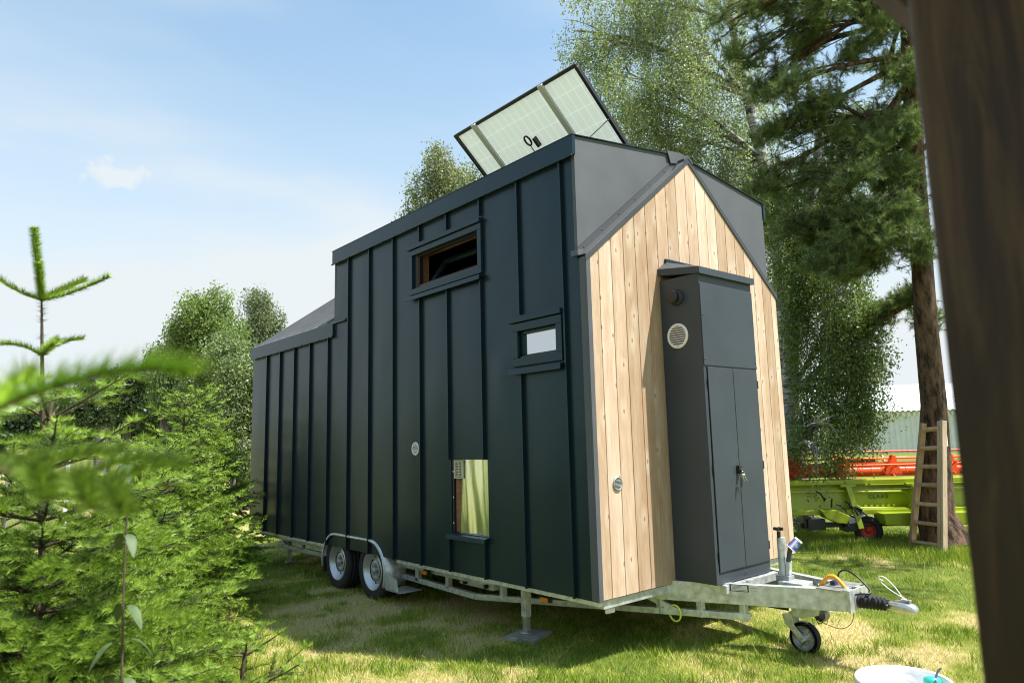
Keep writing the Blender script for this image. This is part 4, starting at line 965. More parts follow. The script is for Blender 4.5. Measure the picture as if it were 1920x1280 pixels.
# tree with the bare leader rising into the sky
D1 = 2.5
Lb_ = at(76, 640, D1); L1 = at(78, 563, D1); base1 = gnd(90, D1)
def lead(S, B, base, r):
    top = at(63, 428, D1); shoot(S, crv(L1, top, -.0), new=.95, radial=1); shoot(S, crv(L1, top, -.0), new=.95, radial=1)
    shoot(S, crv(L1, L1+np.array([-.02, -.03, .128]), 0), new=1, radial=1)
    for (u, v, dz, dd) in ((205, 518, -.012, .05), (-15, 515, -.012, -.05), (100, 500, 0, .2)):
        e = at(u, v, D1+dd)
        if dd == .2: e = L1+RT*.02+FW*.20+np.array([0, 0, .09])
        shoot(S, crv(L1, e, dz), new=.9)
    L2 = at(78, 668, D1)
    for (u, v, sg) in ((155, 636, .015), (-10, 648, .02), (110, 640, .01)): shoot(S, crv(L2, at(u, v, D1+r.uniform(-.1, .15)), sg), new=.85)
    S += [(L2+(L1-L2)*t, L2+(L1-L2)*(t+.1), np.array([0,0,1.]), .1, 1.0) for t in np.arange(0, 1, .1) if r.uniform() < .45]
    for pts in (crv(base+np.array([0,0,1.3]), L1, 0),): B.append((pts, .011))
fir('fir_tree', base1, 1.90, .80, 'tall young fir tree with a bare leader and cross of shoots against the sky', 21, dens=800, nl=.028, nw=.0032, extra=lead, leader=.22, whorl=.14, shape=.55)
o_ = bpy.data.objects['fir_tree']
fir('fir_tree', gnd(215, 3.5), 1.42, .76, 'bushy young fir tree in the left foreground beside the nettle', 22, dens=640, nw=.0036, whorl=.15, nl=.025)
fir('fir_tree', gnd(20, 3.7), 1.48, .76, 'young fir tree at the left edge of the photo behind the tall fir leader', 23, dens=520, nw=.0045, whorl=.16, nl=.025)
fir('fir_tree', gnd(300, 4.9), 1.75, .84, 'dense light green fir tree in the middle of the hedge', 24, dens=430, nw=.0055, whorl=.17, nl=.027)
fir('fir_tree', gnd(345, 6.6), 2.28, .90, 'fir tree with upright pale tips at the top of the hedge', 25, dens=300, nw=.008, nl=.030, whorl=.18)
fir('fir_tree', gnd(378, 8.8), 2.5, .95, 'farthest fir tree of the hedge near the birch grove', 26, dens=200, nw=.011, nl=.034)
fir('fir_tree', gnd(470, 3.2), .74, .50, 'small low fir in front of the lawn at the bottom of the photo', 27, dens=800, nw=.0032, whorl=.16, leader=.12)
fir('fir_tree', gnd(95, 2.35), .95, .62, 'small dense fir at the bottom left corner of the photo', 29, dens=750, nw=.0032, leader=.1, whorl=.14)
def nearb(S, B, base, r):
    st = base+np.array([0, 0, 1.30])
    pts = [st, at(-260, 900, .66), at(-60, 790, .60), at(60, 738, .585), at(200, 700, .58), at(300, 692, .58), at(352, 704, .58)]
    P = []
    for a, b_ in zip(pts, pts[1:]):
        for t in np.linspace(0, 1, 5)[:-1]: P.append(a+(b_-a)*t)
    P.append(pts[-1]); S += [(P[i], P[i+1], np.array([0, 0, 1.]), 2.1, 0.0) for i in range(3, len(P)-1)]*4; B.append((P, .004))  # overdriven growth value paints a backlit glow into the needle colour
    for (u, v, uu, vv, dd) in ((-60, 790, 60, 700, .05),): shoot(S, crv(at(u, v, .6), at(uu, vv, .6+dd), .0, 5), new=.8)
    pts = [base+np.array([0, 0, 1.05]), at(-300, 960, .9), at(0, 880, .86), at(130, 905, .85), at(225, 925, .86)]
    P = []
    for a, b_ in zip(pts, pts[1:]):
        for t in np.linspace(0, 1, 6)[:-1]: P.append(a+(b_-a)*t)
    P.append(pts[-1]); S += [(P[i], P[i+1], np.array([0, 0, 1.]), .5, 0.0) for i in range(3, len(P)-1)]*3; B.append((P, .005))
    for i in (9, 12, 15, 18):
        for sg in (-1, 1):
            shoot(S, crv(P[i], P[i]+RT*.07+FW*sg*.07+np.array([0, 0, .015*sg]), .01, 5), new=.55)
nb_ = gnd(-760, 1.05)
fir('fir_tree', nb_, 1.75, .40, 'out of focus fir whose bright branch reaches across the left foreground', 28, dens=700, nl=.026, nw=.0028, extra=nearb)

# ================================================================== BROADLEAF TREES AND PINE
def leaf_quads(P, r, size, col, droop=.5, aspect=.62):
    n = len(P); d = unit(r.normal(0, 1, (n, 3))+np.array([0, 0, -droop*2])); s = unit(np.cross(d, r.normal(0, 1, (n, 3))))
    l = size*r.uniform(.6, 1.25, (n, 1)); wv = l*aspect*.5
    return np.stack([P, P+d*l*.45+s*wv, P+d*l, P+d*l*.45-s*wv], 1).reshape(-1, 3), col
def limb(b, p, q_, r0, r1, r, bend=.12, n=7, sides=7):
    p = np.array(p, float); q_ = np.array(q_, float); L_ = np.linalg.norm(q_-p); off = r.normal(0, bend*L_*.35, 3)+np.array([0, 0, bend*L_])
    pts = [p+(q_-p)*t+off*4*t*(1-t)*.5 for t in np.linspace(0, 1, n)]
    b.tube(pts, [r0+(r1-r0)*i/(n-1) for i in range(n)], sides, cap=False); return pts
def broad_tree(name, label, base, trunk, radii, clumps, seed, nleaf, size, c0, c1, strand=(.3, 1.1), bark=None, group=None, cat='tree', droop=1.0, twigs=True, limbr=.045):
    """clumps: list of (centre, (rx, ry, rz), weight)"""
    r = np.random.default_rng(seed); root = thing(name, label, cat, base, group)
    b = MB(); b.tube(trunk, radii, 14); tr = b.build('trunk', bark or M_bbark, root)
    b = MB(); tk = np.array(trunk); W_ = np.array([c[2]*np.prod(c[1])**.8 for c in clumps]); W_ /= W_.sum(); PL, CL = [], []
    for (c, rad, wt), wf_ in zip(clumps, W_):
        c = np.array(c, float); rad = np.array(rad, float)
        cand = [p for p in tk if p[2] < c[2]+.2] or [tk[0]]
        st_ = min(cand, key=lambda p: np.linalg.norm(p-c)+.6*abs((c[2]-p[2])-.5*np.linalg.norm((p-c)[:2])))
        i0 = int(np.argmin([np.linalg.norm(st_-t) for t in tk])); lr = min(radii[i0]*.6, limbr)
        pts = limb(b, st_, c+np.array([0, 0, rad[2]*.3]), lr, lr*.35, r)
        ends = []
        for k in range(7):
            e = c+rad*unit(r.normal(0, 1, 3))*r.uniform(.5, .9); s0 = pts[r.integers(2, len(pts))]; p2 = limb(b, s0, e, lr*.35, .004, r, n=6, sides=5); ends += p2[2:]
        ends = np.array(ends)
        n = int(nleaf*wf_); ns = max(4, n//26)
        # strands start near twigs or through the clump volume, uneven
        u = unit(r.normal(0, 1, (ns, 3)))*np.cbrt(r.uniform(.12, 1, (ns, 1))); sp = c+u*rad
        kk = r.integers(0, len(ends), ns); mixw = r.uniform(0, .55, (ns, 1)); sp = sp*(1-mixw)+ends[kk]*mixw
        sub = unit(r.normal(0, 1, (9, 3)))*rad*.75+c; dist = np.min(np.linalg.norm((sp[:, None]-sub[None])/rad, axis=2), axis=1); keep = (dist < .50) | (r.uniform(0, 1, ns) < .18); sp = sp[keep]; ns = len(sp)
        if ns == 0: continue
        sl2 = r.uniform(strand[0], strand[1], ns)*min(1.4, .5+rad[2]*.5); m = max(1, n//ns); cb = r.uniform(.75, 1.25, ns)
        t = r.uniform(0, 1, (ns, m)); out = unit(sp-c); out[:, 2] = 0
        P = sp[:, None]+np.array([0, 0, -1.])*(t*sl2[:, None])[..., None]*droop+out[:, None]*(t*(1-t)*sl2[:, None]*.5)[..., None]+r.normal(0, .035+size*.5, (ns, m, 3))*(1 if droop > .5 else 2.5)
        P = P.reshape(-1, 3); mixc = np.clip(r.normal(.5, .3, len(P)), 0, 1)[:, None]; base_c = np.array(c0)+(np.array(c1)-np.array(c0))*mixc
        PL.append(P); CL.append(base_c*np.repeat(cb, m)[:, None]*r.uniform(.85, 1.15, (len(P), 1)))
        if twigs and droop > .5:
            for i in range(0, ns, 5): b.tube([sp[i]+np.array([0, 0, .02]), sp[i]+out[i]*sl2[i]*.12-[0, 0, sl2[i]*.5], sp[i]-[0, 0, sl2[i]]], [.004, .003, .0015], 3, cap=False)
    b.build('limbs', bark or M_bbark, root)
    P = np.concatenate(PL); C_ = np.concatenate(CL); q_, c_ = leaf_quads(P, r, size, C_)
    bulk('crown', q_, 4, c_, M_leaf, root)
    return root
def px_clumps(L, px_m=True): return [(at(u, v, d), (rx*d/1312, rx*d/1312*1.0, rz*d/1312), w_) for (u, v, d, rx, rz, w_) in L]

# big birch behind the house on the right
d = 12.0; tb = gnd(1476, 11.6)
trunk = [tb, at(1478, 850, 11.6), at(1474, 720, 11.6), at(1470, 560, 11.7), at(1455, 430, 11.8), at(1430, 300, 12), at(1400, 180, 12.1), at(1370, 40, 12.2), at(1350, -150, 12.3)]
broad_tree('birch_tree', 'tall silver birch with drooping sunlit leaves directly behind the roof and solar panel', tb, trunk, [.17, .15, .14, .13, .115, .095, .075, .055, .03],
    px_clumps([(1120, 90, 12, 70, 60, 1.0), (1075, 70, 12.3, 38, 45, .5), (1180, 30, 12.4, 80, 80, 1), (1250, 60, 12, 90, 90, 1), (1180, 160, 11.6, 80, 80, 1), (1270, 180, 11.8, 90, 90, 1), (1350, 100, 12.3, 80, 100, .6),
     (1230, 270, 12.1, 80, 60, 1.2), (1330, 260, 12.4, 80, 80, .9), (1400, 330, 12.2, 80, 80, 1.1), (1330, 360, 12.9, 80, 60, 1.2), (1250, -70, 12.4, 120, 80, .6), (1130, -40, 12, 80, 60, .6), (1380, -60, 12.8, 120, 90, .5),
     (1450, 440, 12.3, 60, 70, 1.2), (1480, 540, 12.5, 50, 60, 1.2), (1420, 220, 12.9, 70, 70, .6), (1190, 215, 12.6, 40, 60, 1.0)]),
    31, 118000, .043, (.17,.225,.105), (.43,.49,.28), strand=(.3, 1.0))
# birch with hanging curtains of foliage between the gable and the pine
tb = gnd(1500, 10.6)
trunk = [tb, at(1490, 860, 10.6), at(1482, 740, 10.6), at(1484, 600, 10.6), at(1500, 470, 10.5), at(1530, 330, 10.4), at(1540, 200, 10.5)]
broad_tree('birch_tree', 'birch with long hanging leaf curtains reaching down over the orange and green machine', tb, trunk, [.15, .13, .12, .11, .09, .07, .04],
    px_clumps([(1560, 520, 10.2, 70, 70, 1), (1490, 600, 10.4, 40, 90, 1.3), (1580, 620, 9.9, 60, 80, 1.3), (1620, 660, 9.8, 38, 60, 1.2), (1560, 730, 9.9, 70, 70, 1.3), (1505, 790, 9.9, 35, 50, 1.2), (1600, 770, 9.7, 45, 55, 1.2), (1640, 740, 9.6, 30, 40, 1.1), (1490, 880, 10.3, 22, 45, 1.2), (1575, 850, 9.8, 26, 50, .9),
     (1490, 480, 10.5, 60, 80, 1.1), (1560, 400, 10.6, 80, 80, 1), (1500, 330, 11.0, 70, 70, .9), (1450, 380, 10.8, 50, 60, .9), (1498, 965, 10.2, 16, 28, .9), (1530, 850, 8.9, 20, 50, .5), (1560, 800, 9.0, 26, 50, .6), (1650, 640, 9.5, 34, 45, .9), (1600, 560, 9.6, 45, 50, .9), (1600, 250, 11, 80, 80, .7)]),
    32, 95000, .040, (.09,.145,.045), (.24,.32,.10), strand=(.35, 1.0))
# birch top showing over the roof
tb = gnd(838, 19.5)
broad_tree('birch_tree', 'birch top rising above the roof edge left of the solar panel', tb, [tb, at(838, 600, 19.5), at(836, 400, 19.5), at(835, 300, 19.5)], [.2, .16, .1, .03],
    px_clumps([(825, 300, 19.5, 42, 45, 1), (790, 350, 19.5, 38, 45, 1), (860, 330, 19.3, 45, 50, 1.2), (900, 330, 19.6, 30, 60, 1), (775, 400, 19.7, 30, 30, 1), (840, 420, 19.5, 60, 50, 1), (835, 560, 19.5, 80, 90, .8)]),
    33, 30000, .075, (.17,.20,.10), (.30,.33,.17), strand=(.5, 1.6))
# left grove
def grove(name, label, base, top, cl, seed, n, c0, c1, sz=.085):
    base = np.array(base); top = base+(top-base)*.86; tr = [base, base+(top-base)*.35, base+(top-base)*.7, top]
    broad_tree(name, label, base, tr, [.18, .14, .09, .03], px_clumps(cl), seed, n, sz, c0, c1, strand=(.4, 1.5), bark=M_gbark, group='trees left of the house', twigs=False)
grove('deciduous_tree', 'round topped light green tree left of the house, the tallest of its grove', gnd(400, 21), at(390, 540, 21),
    [(385, 585, 21, 55, 50, 1.2), (350, 610, 21.3, 38, 45, 1.1), (430, 620, 20.6, 40, 50, 1.1), (400, 680, 20.8, 60, 50, 1.1), (360, 560, 21.2, 28, 22, .8), (410, 545, 21, 28, 18, .8), (440, 720, 20.5, 40, 50, 1.2)], 41, 38000, (.13,.20,.065), (.27,.35,.12))
grove('deciduous_tree', 'thin airy birch top standing behind the grove beside the house corner', gnd(490, 25), at(490, 525, 25),
    [(480, 555, 25, 32, 25, .8), (500, 590, 25, 35, 35, .9), (470, 620, 25, 30, 40, .8), (512, 640, 25, 22, 30, .8)], 42, 13000, (.13,.17,.10), (.24,.28,.16))
grove('deciduous_tree', 'leafy grey green willow bush reaching the ground beside the house', gnd(450, 17.5), at(450, 660, 17.5),
    [(450, 700, 17.5, 50, 50, 1.1), (420, 640, 18, 45, 30, 1.0), (490, 680, 17.6, 35, 50, 1.1), (440, 770, 17.2, 50, 45, 1.2), (470, 830, 17, 35, 35, 1.2), (420, 830, 17.2, 28, 30, 1.1), (500, 770, 17.5, 30, 50, 1.0)], 43, 46000, (.13,.19,.085), (.29,.35,.17), sz=.07)
grove('deciduous_tree', 'smaller pale tree at the left end of the grove', gnd(310, 23), at(310, 625, 23),
    [(300, 655, 23, 28, 26, 1), (335, 670, 23, 30, 30, 1), (320, 710, 23, 40, 30, 1.1), (360, 740, 22, 40, 35, 1.1)], 44, 17000, (.11,.17,.07), (.22,.29,.12))
b = MB(); r = np.random.default_rng(5); g0 = gnd(455, 17.2)
for k in range(16):
    p = g0+np.array([r.normal(0, .35), r.normal(0, .35), 0]); b.tube([p, p+np.array([r.normal(0, .1), r.normal(0, .1), .7]), p+np.array([r.normal(0, .3), r.normal(0, .3), 1.6])], [.035, .03, .02], 6)
tag(b.build('bush_stems', M_gbark, None), 'cluster of thin dark bare stems under the willow bush', 'shrub')
# darker trees with grey trunks by the field
for i, (u, dd, us, lab) in enumerate(((190, 30, (150, 745, 60), 'dark field tree with the thickest grey trunk behind the wire fence'), (206, 33, (235, 735, 50), 'dark field tree on a thin brown trunk right beside the thick trunk'), (238, 36, (280, 740, 45), 'dark field tree with a pale grey trunk nearest the grove'))):
    g0 = gnd(u, dd); 
    broad_tree('field_tree', lab, g0, [g0, at(u, 800, dd), at(u+(us[0]-u)*.3, 740, dd)], [(.26, .10, .2)[i], (.24, .09, .18)[i], .08],
        px_clumps([(us[0], us[1], dd, us[2]*.6, 28, 1)]+[(us[0]+random.uniform(-55, 45), us[1]+random.uniform(-38, 42), dd+random.uniform(-2, 2), random.uniform(12, 26), random.uniform(10, 22), 1) for _ in range(11)]), 50+i, 16000, .14, (.030,.052,.020), (.065,.10,.032), strand=(.3, .9), bark=M_gbark, group='trees at the field edge', twigs=False, cat='tree')
# far wood on the rising field: one mass
r = np.random.default_rng(77); Vf, Cf = [], []
for k in range(60):
    u = -160+k*14+r.normal(0, 5); dd = 95+r.normal(0, 4); hh = 26+8*math.sin(k*.9)+r.normal(0, 5); c = at(u, 790, dd)
    n = 900; uu = unit(r.normal(0, 1, (n, 3)))*np.cbrt(r.uniform(.3, 1, (n, 1))); P = c+uu*np.array([2.0, 2.0, hh/1312*dd]); 
    q_, cc = leaf_quads(P, r, .55, np.array([.025,.045,.022])*r.uniform(.6, 1.5, (n, 1))); Vf.append(q_); Cf.append(cc)
wd_ = bulk('far_wood', np.concatenate(Vf), 4, np.concatenate(Cf), M_leaf); wd_['kind'] = 'stuff'; wd_['label'] = 'dark distant wood beyond the field'

# pine
def pine():
    r = np.random.default_rng(61); D = 8.9; base = gnd(1757, D)
    tk = [base, at(1753, 960, D), at(1752, 860, D), at(1751, 760, D), at(1737, 620, D), at(1728, 480, D), at(1716, 300, D), at(1704, 60, D), at(1694, -120, D), at(1690, -320, D)]
    rd = [.29, .225, .19, .150, .135, .122, .108, .095, .08, .05]
    root = thing('pine_tree', 'large pine with reddish upper bark behind the wooden ladder', 'pine tree', base)
    MB().tube(tk, rd, 20).build('trunk', M_pbark, root)
    b = MB(); tka = np.array(tk); cl = []
    spec = [(1370, 40, 9.0, 75, 45), (1450, 20, 9.3, 70, 40), (1540, 15, 8.8, 80, 35), (1640, 20, 8.9, 70, 40), (1400, 110, 9.4, 60, 35), (1500, 100, 9.6, 50, 30), (1590, 110, 9.0, 70, 40), (1660, 140, 9.4, 50, 45),
            (1460, 175, 8.8, 55, 35), (1540, 185, 8.9, 75, 45), (1630, 220, 9.2, 60, 40), (1500, 250, 9.2, 60, 40), (1590, 275, 9.0, 60, 35), (1420, 350, 9.4, 50, 40), (1480, 350, 9.3, 55, 45), (1560, 370, 9.0, 60, 40),
            (1650, 370, 9.5, 50, 30), (1470, 440, 9.6, 50, 50), (1520, 450, 9.7, 45, 40), (1690, 390, 9.0, 45, 30), (1640, 425, 8.6, 65, 35), (1580, 460, 8.7, 60, 35), (1700, 450, 8.6, 50, 40), (1540, 500, 8.8, 45, 25), (1630, 500, 8.9, 40, 25),
            (1722, 470, 8.35, 40, 28), (1700, 140, 8.6, 40, 30), (1690, 330, 8.6, 36, 24), (1610, 400, 8.6, 60, 30), (1560, 430, 9.2, 60, 40), (1440, 260, 9.3, 45, 30), (1600, 20, 9.4, 80, 30), (1520, 60, 9.2, 60, 25), (1655, 60, 8.7, 45, 30), (1650, 290, 8.6, 45, 28), (1700, 250, 8.5, 30, 24), (1600, 340, 8.5, 50, 28), (1690, 400, 8.3, 40, 30), (1650, 455, 8.3, 55, 28), (1590, 510, 8.6, 45, 25), (1420, 180, 9.5, 45, 30), (1660, 590, 9.6, 35, 28), (1620, 630, 9.8, 28, 22), (1700, 560, 9.2, 30, 30), (1740, 610, 9.4, 22, 30)]
    for (u, v, d_, rx, rz) in spec: cl.append((at(u, v, d_), rx*d_/1312, rz*d_/1312, 1.0))
    # the rest of the crown, above and to the right of the view
    for k in range(26):
        t = r.uniform(0, 2*PI); rr_ = r.uniform(.6, 3.4); z = r.uniform(5.4, 10.5); c = np.array([base[0]+.1+rr_*math.cos(t)*.9, base[1]-.6+rr_*math.sin(t), z])
        q_ = c-CP; u = 988+1312*np.dot(q_, RT)/np.dot(q_, FW); v = 640-1312*np.dot(q_, UP)/np.dot(q_, FW)
        if u < 1700 and v > -40: continue
        cl.append((c, .62, .30, .45))
    S = []
    for (c, rx, rz, wt) in cl:
        cand = [p for p in tka if p[2] < c[2]+.5]; cand = cand or [tka[-1]]; s0 = min(cand, key=lambda p: abs(p[2]-c[2]+.05)+.2*np.linalg.norm(p-c))
        # slide along the trunk for variety
        i0 = int(np.argmin(np.linalg.norm(tka-s0, axis=1))); i1 = min(i0+1, len(tk)-1); s0 = s0+(tka[i1]-s0)*r.uniform(0, .8)
        pts = limb(b, s0, c, .040, .014, r, bend=.10, n=8)
        nsub = 14
        for k in range(nsub):
            e = c+np.array([rx, rx, rz])*unit(r.normal(0, 1, 3))*r.uniform(.3, .95); s1 = pts[r.integers(3, len(pts))]; p2 = limb(b, s1, e, .010, .004, r, n=5, sides=4)
            for j in range(int(11*wt)+2):
                o_ = p2[r.integers(2, 5)]; dd = unit(r.normal(0, 1, 3)+np.array([0, 0, .7])); L_ = r.uniform(.10, .24)
                S.append((o_, o_+dd*L_, np.array([0, 0, 1.]), r.uniform(.2, 1), 1.0))
    b.build('limbs', M_pbark, root)
    P0_ = np.array([s[0] for s in S]); P1_ = np.array([s[1] for s in S]); n = 48; k = np.repeat(np.arange(len(S)), n); N_ = len(k)
    f = r.uniform(.1, 1, (N_, 1)); T = unit(P1_-P0_)[k]; bs = P0_[k]+(P1_-P0_)[k]*f; d_ = unit(T*.75+unit(r.normal(0, 1, (N_, 3)))*.9); l = r.uniform(.05, .085, (N_, 1))
    wd = unit(np.cross(d_, r.normal(0, 1, (N_, 3))))*.0062/2
    Vv = np.stack([bs-wd, bs+wd, bs+d_*l], 1).reshape(-1, 3); g_ = np.array([s[3] for s in S])[k][:, None]
    col = (np.array([.055,.095,.038])+(np.array([.21,.28,.10])-np.array([.055,.095,.038]))*g_)*r.uniform(.75, 1.25, (N_, 1))
    bulk('crown', Vv, 3, col, M_needle, root)
    return len(S)
pine()

# nettle in front of the firs
def nettle():
    r = np.random.default_rng(8); base = gnd(225, 2.0); root = thing('nettle_plant', 'tall thin nettle with drooping grey green leaves in front of the firs', 'plant', base)
    top = at(258, 880, 2.02); pts = [base+(top-base)*t+np.array([.02*math.sin(t*5), .02*math.cos(t*4), 0]) for t in np.linspace(0, 1, 16)]
    MB().tube(pts, [.006-.0042*i/15 for i in range(16)], 7).build('stem', M_twig, root)
    b = MB(); cols = []
    for i in range(3, 16):
        for sg in (-1, 1):
            for rep in range(2 if i > 12 else 1):
                a = i*1.57+(0 if sg > 0 else PI)+r.normal(0, .3); L_ = .085*(1-.55*i/15)+.02; dh = np.array([math.cos(a), math.sin(a), 0]); s = np.array([-dh[1], dh[0], 0]); p = pts[i]
                sec = []; m = 9
                for j in range(m+1):
                    t = j/m; q_ = p+dh*(.02+L_*t*.85)+np.array([0, 0, .015-L_*(.15*t+.75*t*t)]); wv = L_*.19*math.sin(PI*min(1, t*.95+.05))**.8*(1+.12*(j % 2)); sec.append((q_-s*wv+[0, 0, wv*.25], q_, q_+s*wv+[0, 0, wv*.25]))
                vs = [x for y in sec for x in y]; b.add(vs, [(3*j+k, 3*j+k+1, 3*j+k+4, 3*j+k+3) for j in range(m) for k in range(2)], True)
                b.tube([p, p+dh*.02+[0, 0, .012]], .0015, 4)
    o = b.build('leaves', mat('nettle_leaf', (.055,.095,.028), .6, noise=(60, .2, one)), root)
nettle()

# ================================================================== MACHINE, BARN, LADDER, BUCKET, SHELTER, FENCE
EX = np.array([_R0[0], _R0[1], 0]); EX /= np.linalg.norm(EX); EY = np.array([FW[0], FW[1], 0]); EY /= np.linalg.norm(EY)
def frame(o, ex=EX, ey=EY):
    o = np.array(o, float)
    return lambda x, y, z: o+ex*x+ey*y+np.array([0, 0, z])
def fbox(b, F_, x0, x1, y0, y1, z0, z1):
    vs = [F_(x, y, z) for x in (x0, x1) for y in (y0, y1) for z in (z0, z1)]
    return b.add(vs, [(0,1,3,2),(4,6,7,5),(0,4,5,1),(2,3,7,6),(0,2,6,4),(1,5,7,3)])
# ---- combine harvester header parked on its trolley
ho = gnd(1605, 9.5); rot = -.03; hx_ = EX*math.cos(rot)+EY*math.sin(rot); hy_ = -EX*math.sin(rot)+EY*math.cos(rot)
HF = frame(ho, hx_, hy_)
HH = thing('harvester_header', 'orange and lime green harvester header parked on a low black trolley', 'farm machine', ho)
X0h, X1h = -2.2, 2.9
s_ = 9.9/1312
def zpx(v, dd=9.5): return CP[2]-(v-809)/1312*dd   # height of an image row at the machine
zt, zb_ = zpx(899), zpx(956)
b = MB(); b.prism([HF(X0h, 0, zb_), HF(X0h, .02, zt-.10), HF(X0h, .05, zt-.02), HF(X0h, .30, zt), HF(X0h, .36, zt-.04), HF(X0h, .12, zt-.12), HF(X0h, .10, zb_)], hx_*(X1h-X0h)); b.build('back_wall', M_green, HH)
b = MB(); fbox(b, HF, X0h, X1h, -.06, .02, zt-.055, zt+.005); b.build('top_rail', M_green, HH, .008)
b = MB(); fbox(b, HF, X0h, X1h, -.035, .0, zt-.155, zt-.120); b.build('upper_rib', M_green, HH, .006)
b = MB(); fbox(b, HF, X0h, X1h, -.10, .02, zb_-.03, zb_+.035); b.build('lower_tube', M_green, HH, .01)
# pressed centre panel with its raised rim
z0, z1 = zpx(952), zpx(920); x0, x1 = -.14, .58
rim_ = [(x0, z1-.03), (x0+.03, z1), (x1-.02, z1-.008), (x1+.02, z1-.05), (x1+.06, z0+.06), (x1+.02, z0), (x0+.10, z0+.02), (x0+.04, z0+.06)]
MB().tube([HF(x, -.05, z) for x, z in rim_+rim_[:1]], .014, 8).build('panel_rim', M_green, HH)
MB().prism([HF(x, -.012, z) for x, z in rim_], hy_*-.01).build('pressed_panel', M_green, HH)
b = MB()
for k in range(6): fbox(b, HF, x0+.15+k*.075, x0+.19+k*.075, -.045, -.022, z0+.03, z0+.055)
fbox(b, HF, x0+.08, x1, -.09, -.02, z0-.008, z0+.018); b.build('panel_shelf', M_green, HH, .004)
# embossed maker's lettering in the pressed panel
tx = bpy.data.curves.new('lettering', 'FONT'); tx.body = 'CLAAS'; tx.size = .075; tx.extrude = .004; tx.space_character = 1.25
tmp = bpy.data.objects.new('tmp', tx); COL.objects.link(tmp); bpy.context.view_layer.update(); tme = bpy.data.meshes.new_from_object(tmp); bpy.data.objects.remove(tmp)
to = bpy.data.objects.new('lettering', tme); COL.objects.link(to); to.parent = HH
Mt = Matrix((hx_, (0, 0, 1), -hy_)).transposed().to_4x4(); Mt.translation = Vector(HF(x0+.22, -.030, z1-.095)-ho); to.matrix_local = Mt
tme.materials.clear(); tme.materials.append(mat('lettering_green', (.10,.16,.012), .5))
for xx, lean in ((-.20, .10), (.66, .13), (1.5, .12), (-1.25, .1)):
    b = MB(); b.obox(HF(xx, -.09, zt-.07), HF(xx+lean, -.14, zpx(985)), .07, .045, hy_); b.build('brace', M_green, HH, .006)
    b = MB(); fbox(b, HF, xx-.10, xx+.10, -.10, -.03, zt-.085, zt-.05); b.build('brace_bracket', M_green, HH, .006)
b = MB(); b.prism([HF(.14, -.30, zpx(957)), HF(1.30, -.30, zpx(957)), HF(1.25, -.30, zpx(978)), HF(.9, -.30, zpx(983)), HF(.16, -.30, zpx(977))], hy_*.32); b.build('gear_cover', M_green, HH, .01)
b = MB(); b.prism([HF(-.62, -.2, zpx(950)), HF(-.42, -.2, zpx(950)), HF(-.24, -.2, zpx(962)), HF(-.30, -.2, zpx(975)), HF(-.42, -.2, zpx(973)), HF(-.56, -.2, zpx(964))], hy_*.2); b.build('side_gearbox', M_green, HH, .01)
b = MB()
r = np.random.default_rng(4)
for k in range(14):
    x, z = -.75+.6*r.uniform(), zpx(r.uniform(925, 968)); q1 = HF(x, -.12, z); q2 = HF(x+r.uniform(-.2, .2), -.16, z+r.uniform(-.15, .12)); b.tube([q1, (q1+q2)/2+np.array([0, 0, .03]), q2], .012, 6)
b.build('hydraulic_hoses', M_black, HH)
# trolley
TR = MB(); fbox(TR, HF, -.85, 1.9, -.05, .05, zpx(983), zpx(974)); tr = TR.build('trolley_beam', M_black, HH, .006)
b = MB(); fbox(b, HF, -.78, -.55, -.14, .10, zpx(986), zpx(966)); fbox(b, HF, -.82, -.72, -.10, .06, zpx(982), zpx(962)); fbox(b, HF, -.30, -.12, -.12, .08, zpx(990), zpx(968)); b.build('trolley_brackets', M_black, tr, .008)
MB().prism([HF(-.26, -.13, zpx(966)), HF(-.05, -.13, zpx(955)), HF(-.02, -.13, zpx(958)), HF(-.14, -.13, zpx(974)), HF(-.24, -.13, zpx(976))], hy_*.02).build('support_shoe', M_galv2, tr)
for xx in (.06, .95):
    c = HF(xx, .02, .175); ax_ = -hy_*.93-hx_*.37+0
    w_ = MB().lathe([(.085, -.09), (.150, -.10), (.172, -.085), (.178, -.05), (.178, .05), (.172, .085), (.150, .10), (.095, .09), (.085, .03)], c, ax_, 36).build('trolley_wheel', M_rubber, HH)
    MB().lathe([(.098, .085), (.090, .090), (.082, .06), (.070, .045), (.035, .04), (.03, .06), (0, .06)], c, ax_, 32).build('hub', M_hub, w_)
# reel: tubes, spider plates and tine bars
RF = frame(HF(0, .62, 0), hx_, hy_); zpx9 = zpx; zpx = lambda v: zpx9(v, 10.1)
for (v, y, rr_) in ((849, .25, .013), (861, .05, .015), (872, -.15, .013), (893, .2, .012)):
    MB().tube([RF(-.75, y, zpx(v)), RF(2.9, y, zpx(v))], rr_, 8).build('reel_bar', M_reel, HH)
MB().tube([RF(-.7, 0, zpx(884)), RF(2.9, 0, zpx(884))], .075, 20).build('reel_tube', M_reel, HH)
for xx in (-.72, -.02, .68, 1.5):
    b = MB()
    for k in range(6):
        t = k*PI/3+.3+xx; p1 = (0, 0); e = (.30*math.cos(t), .17*math.sin(t))
        b.prism([RF(xx-.01, -.03, zpx(882)), RF(xx-.01, .03, zpx(882)), RF(xx-.01, e[0]+.03, zpx(874)+e[1]), RF(xx-.01, e[0]-.03, zpx(874)+e[1])], hx_*.02)
    b.build('reel_spider', M_reel, HH, .003)
b = MB()
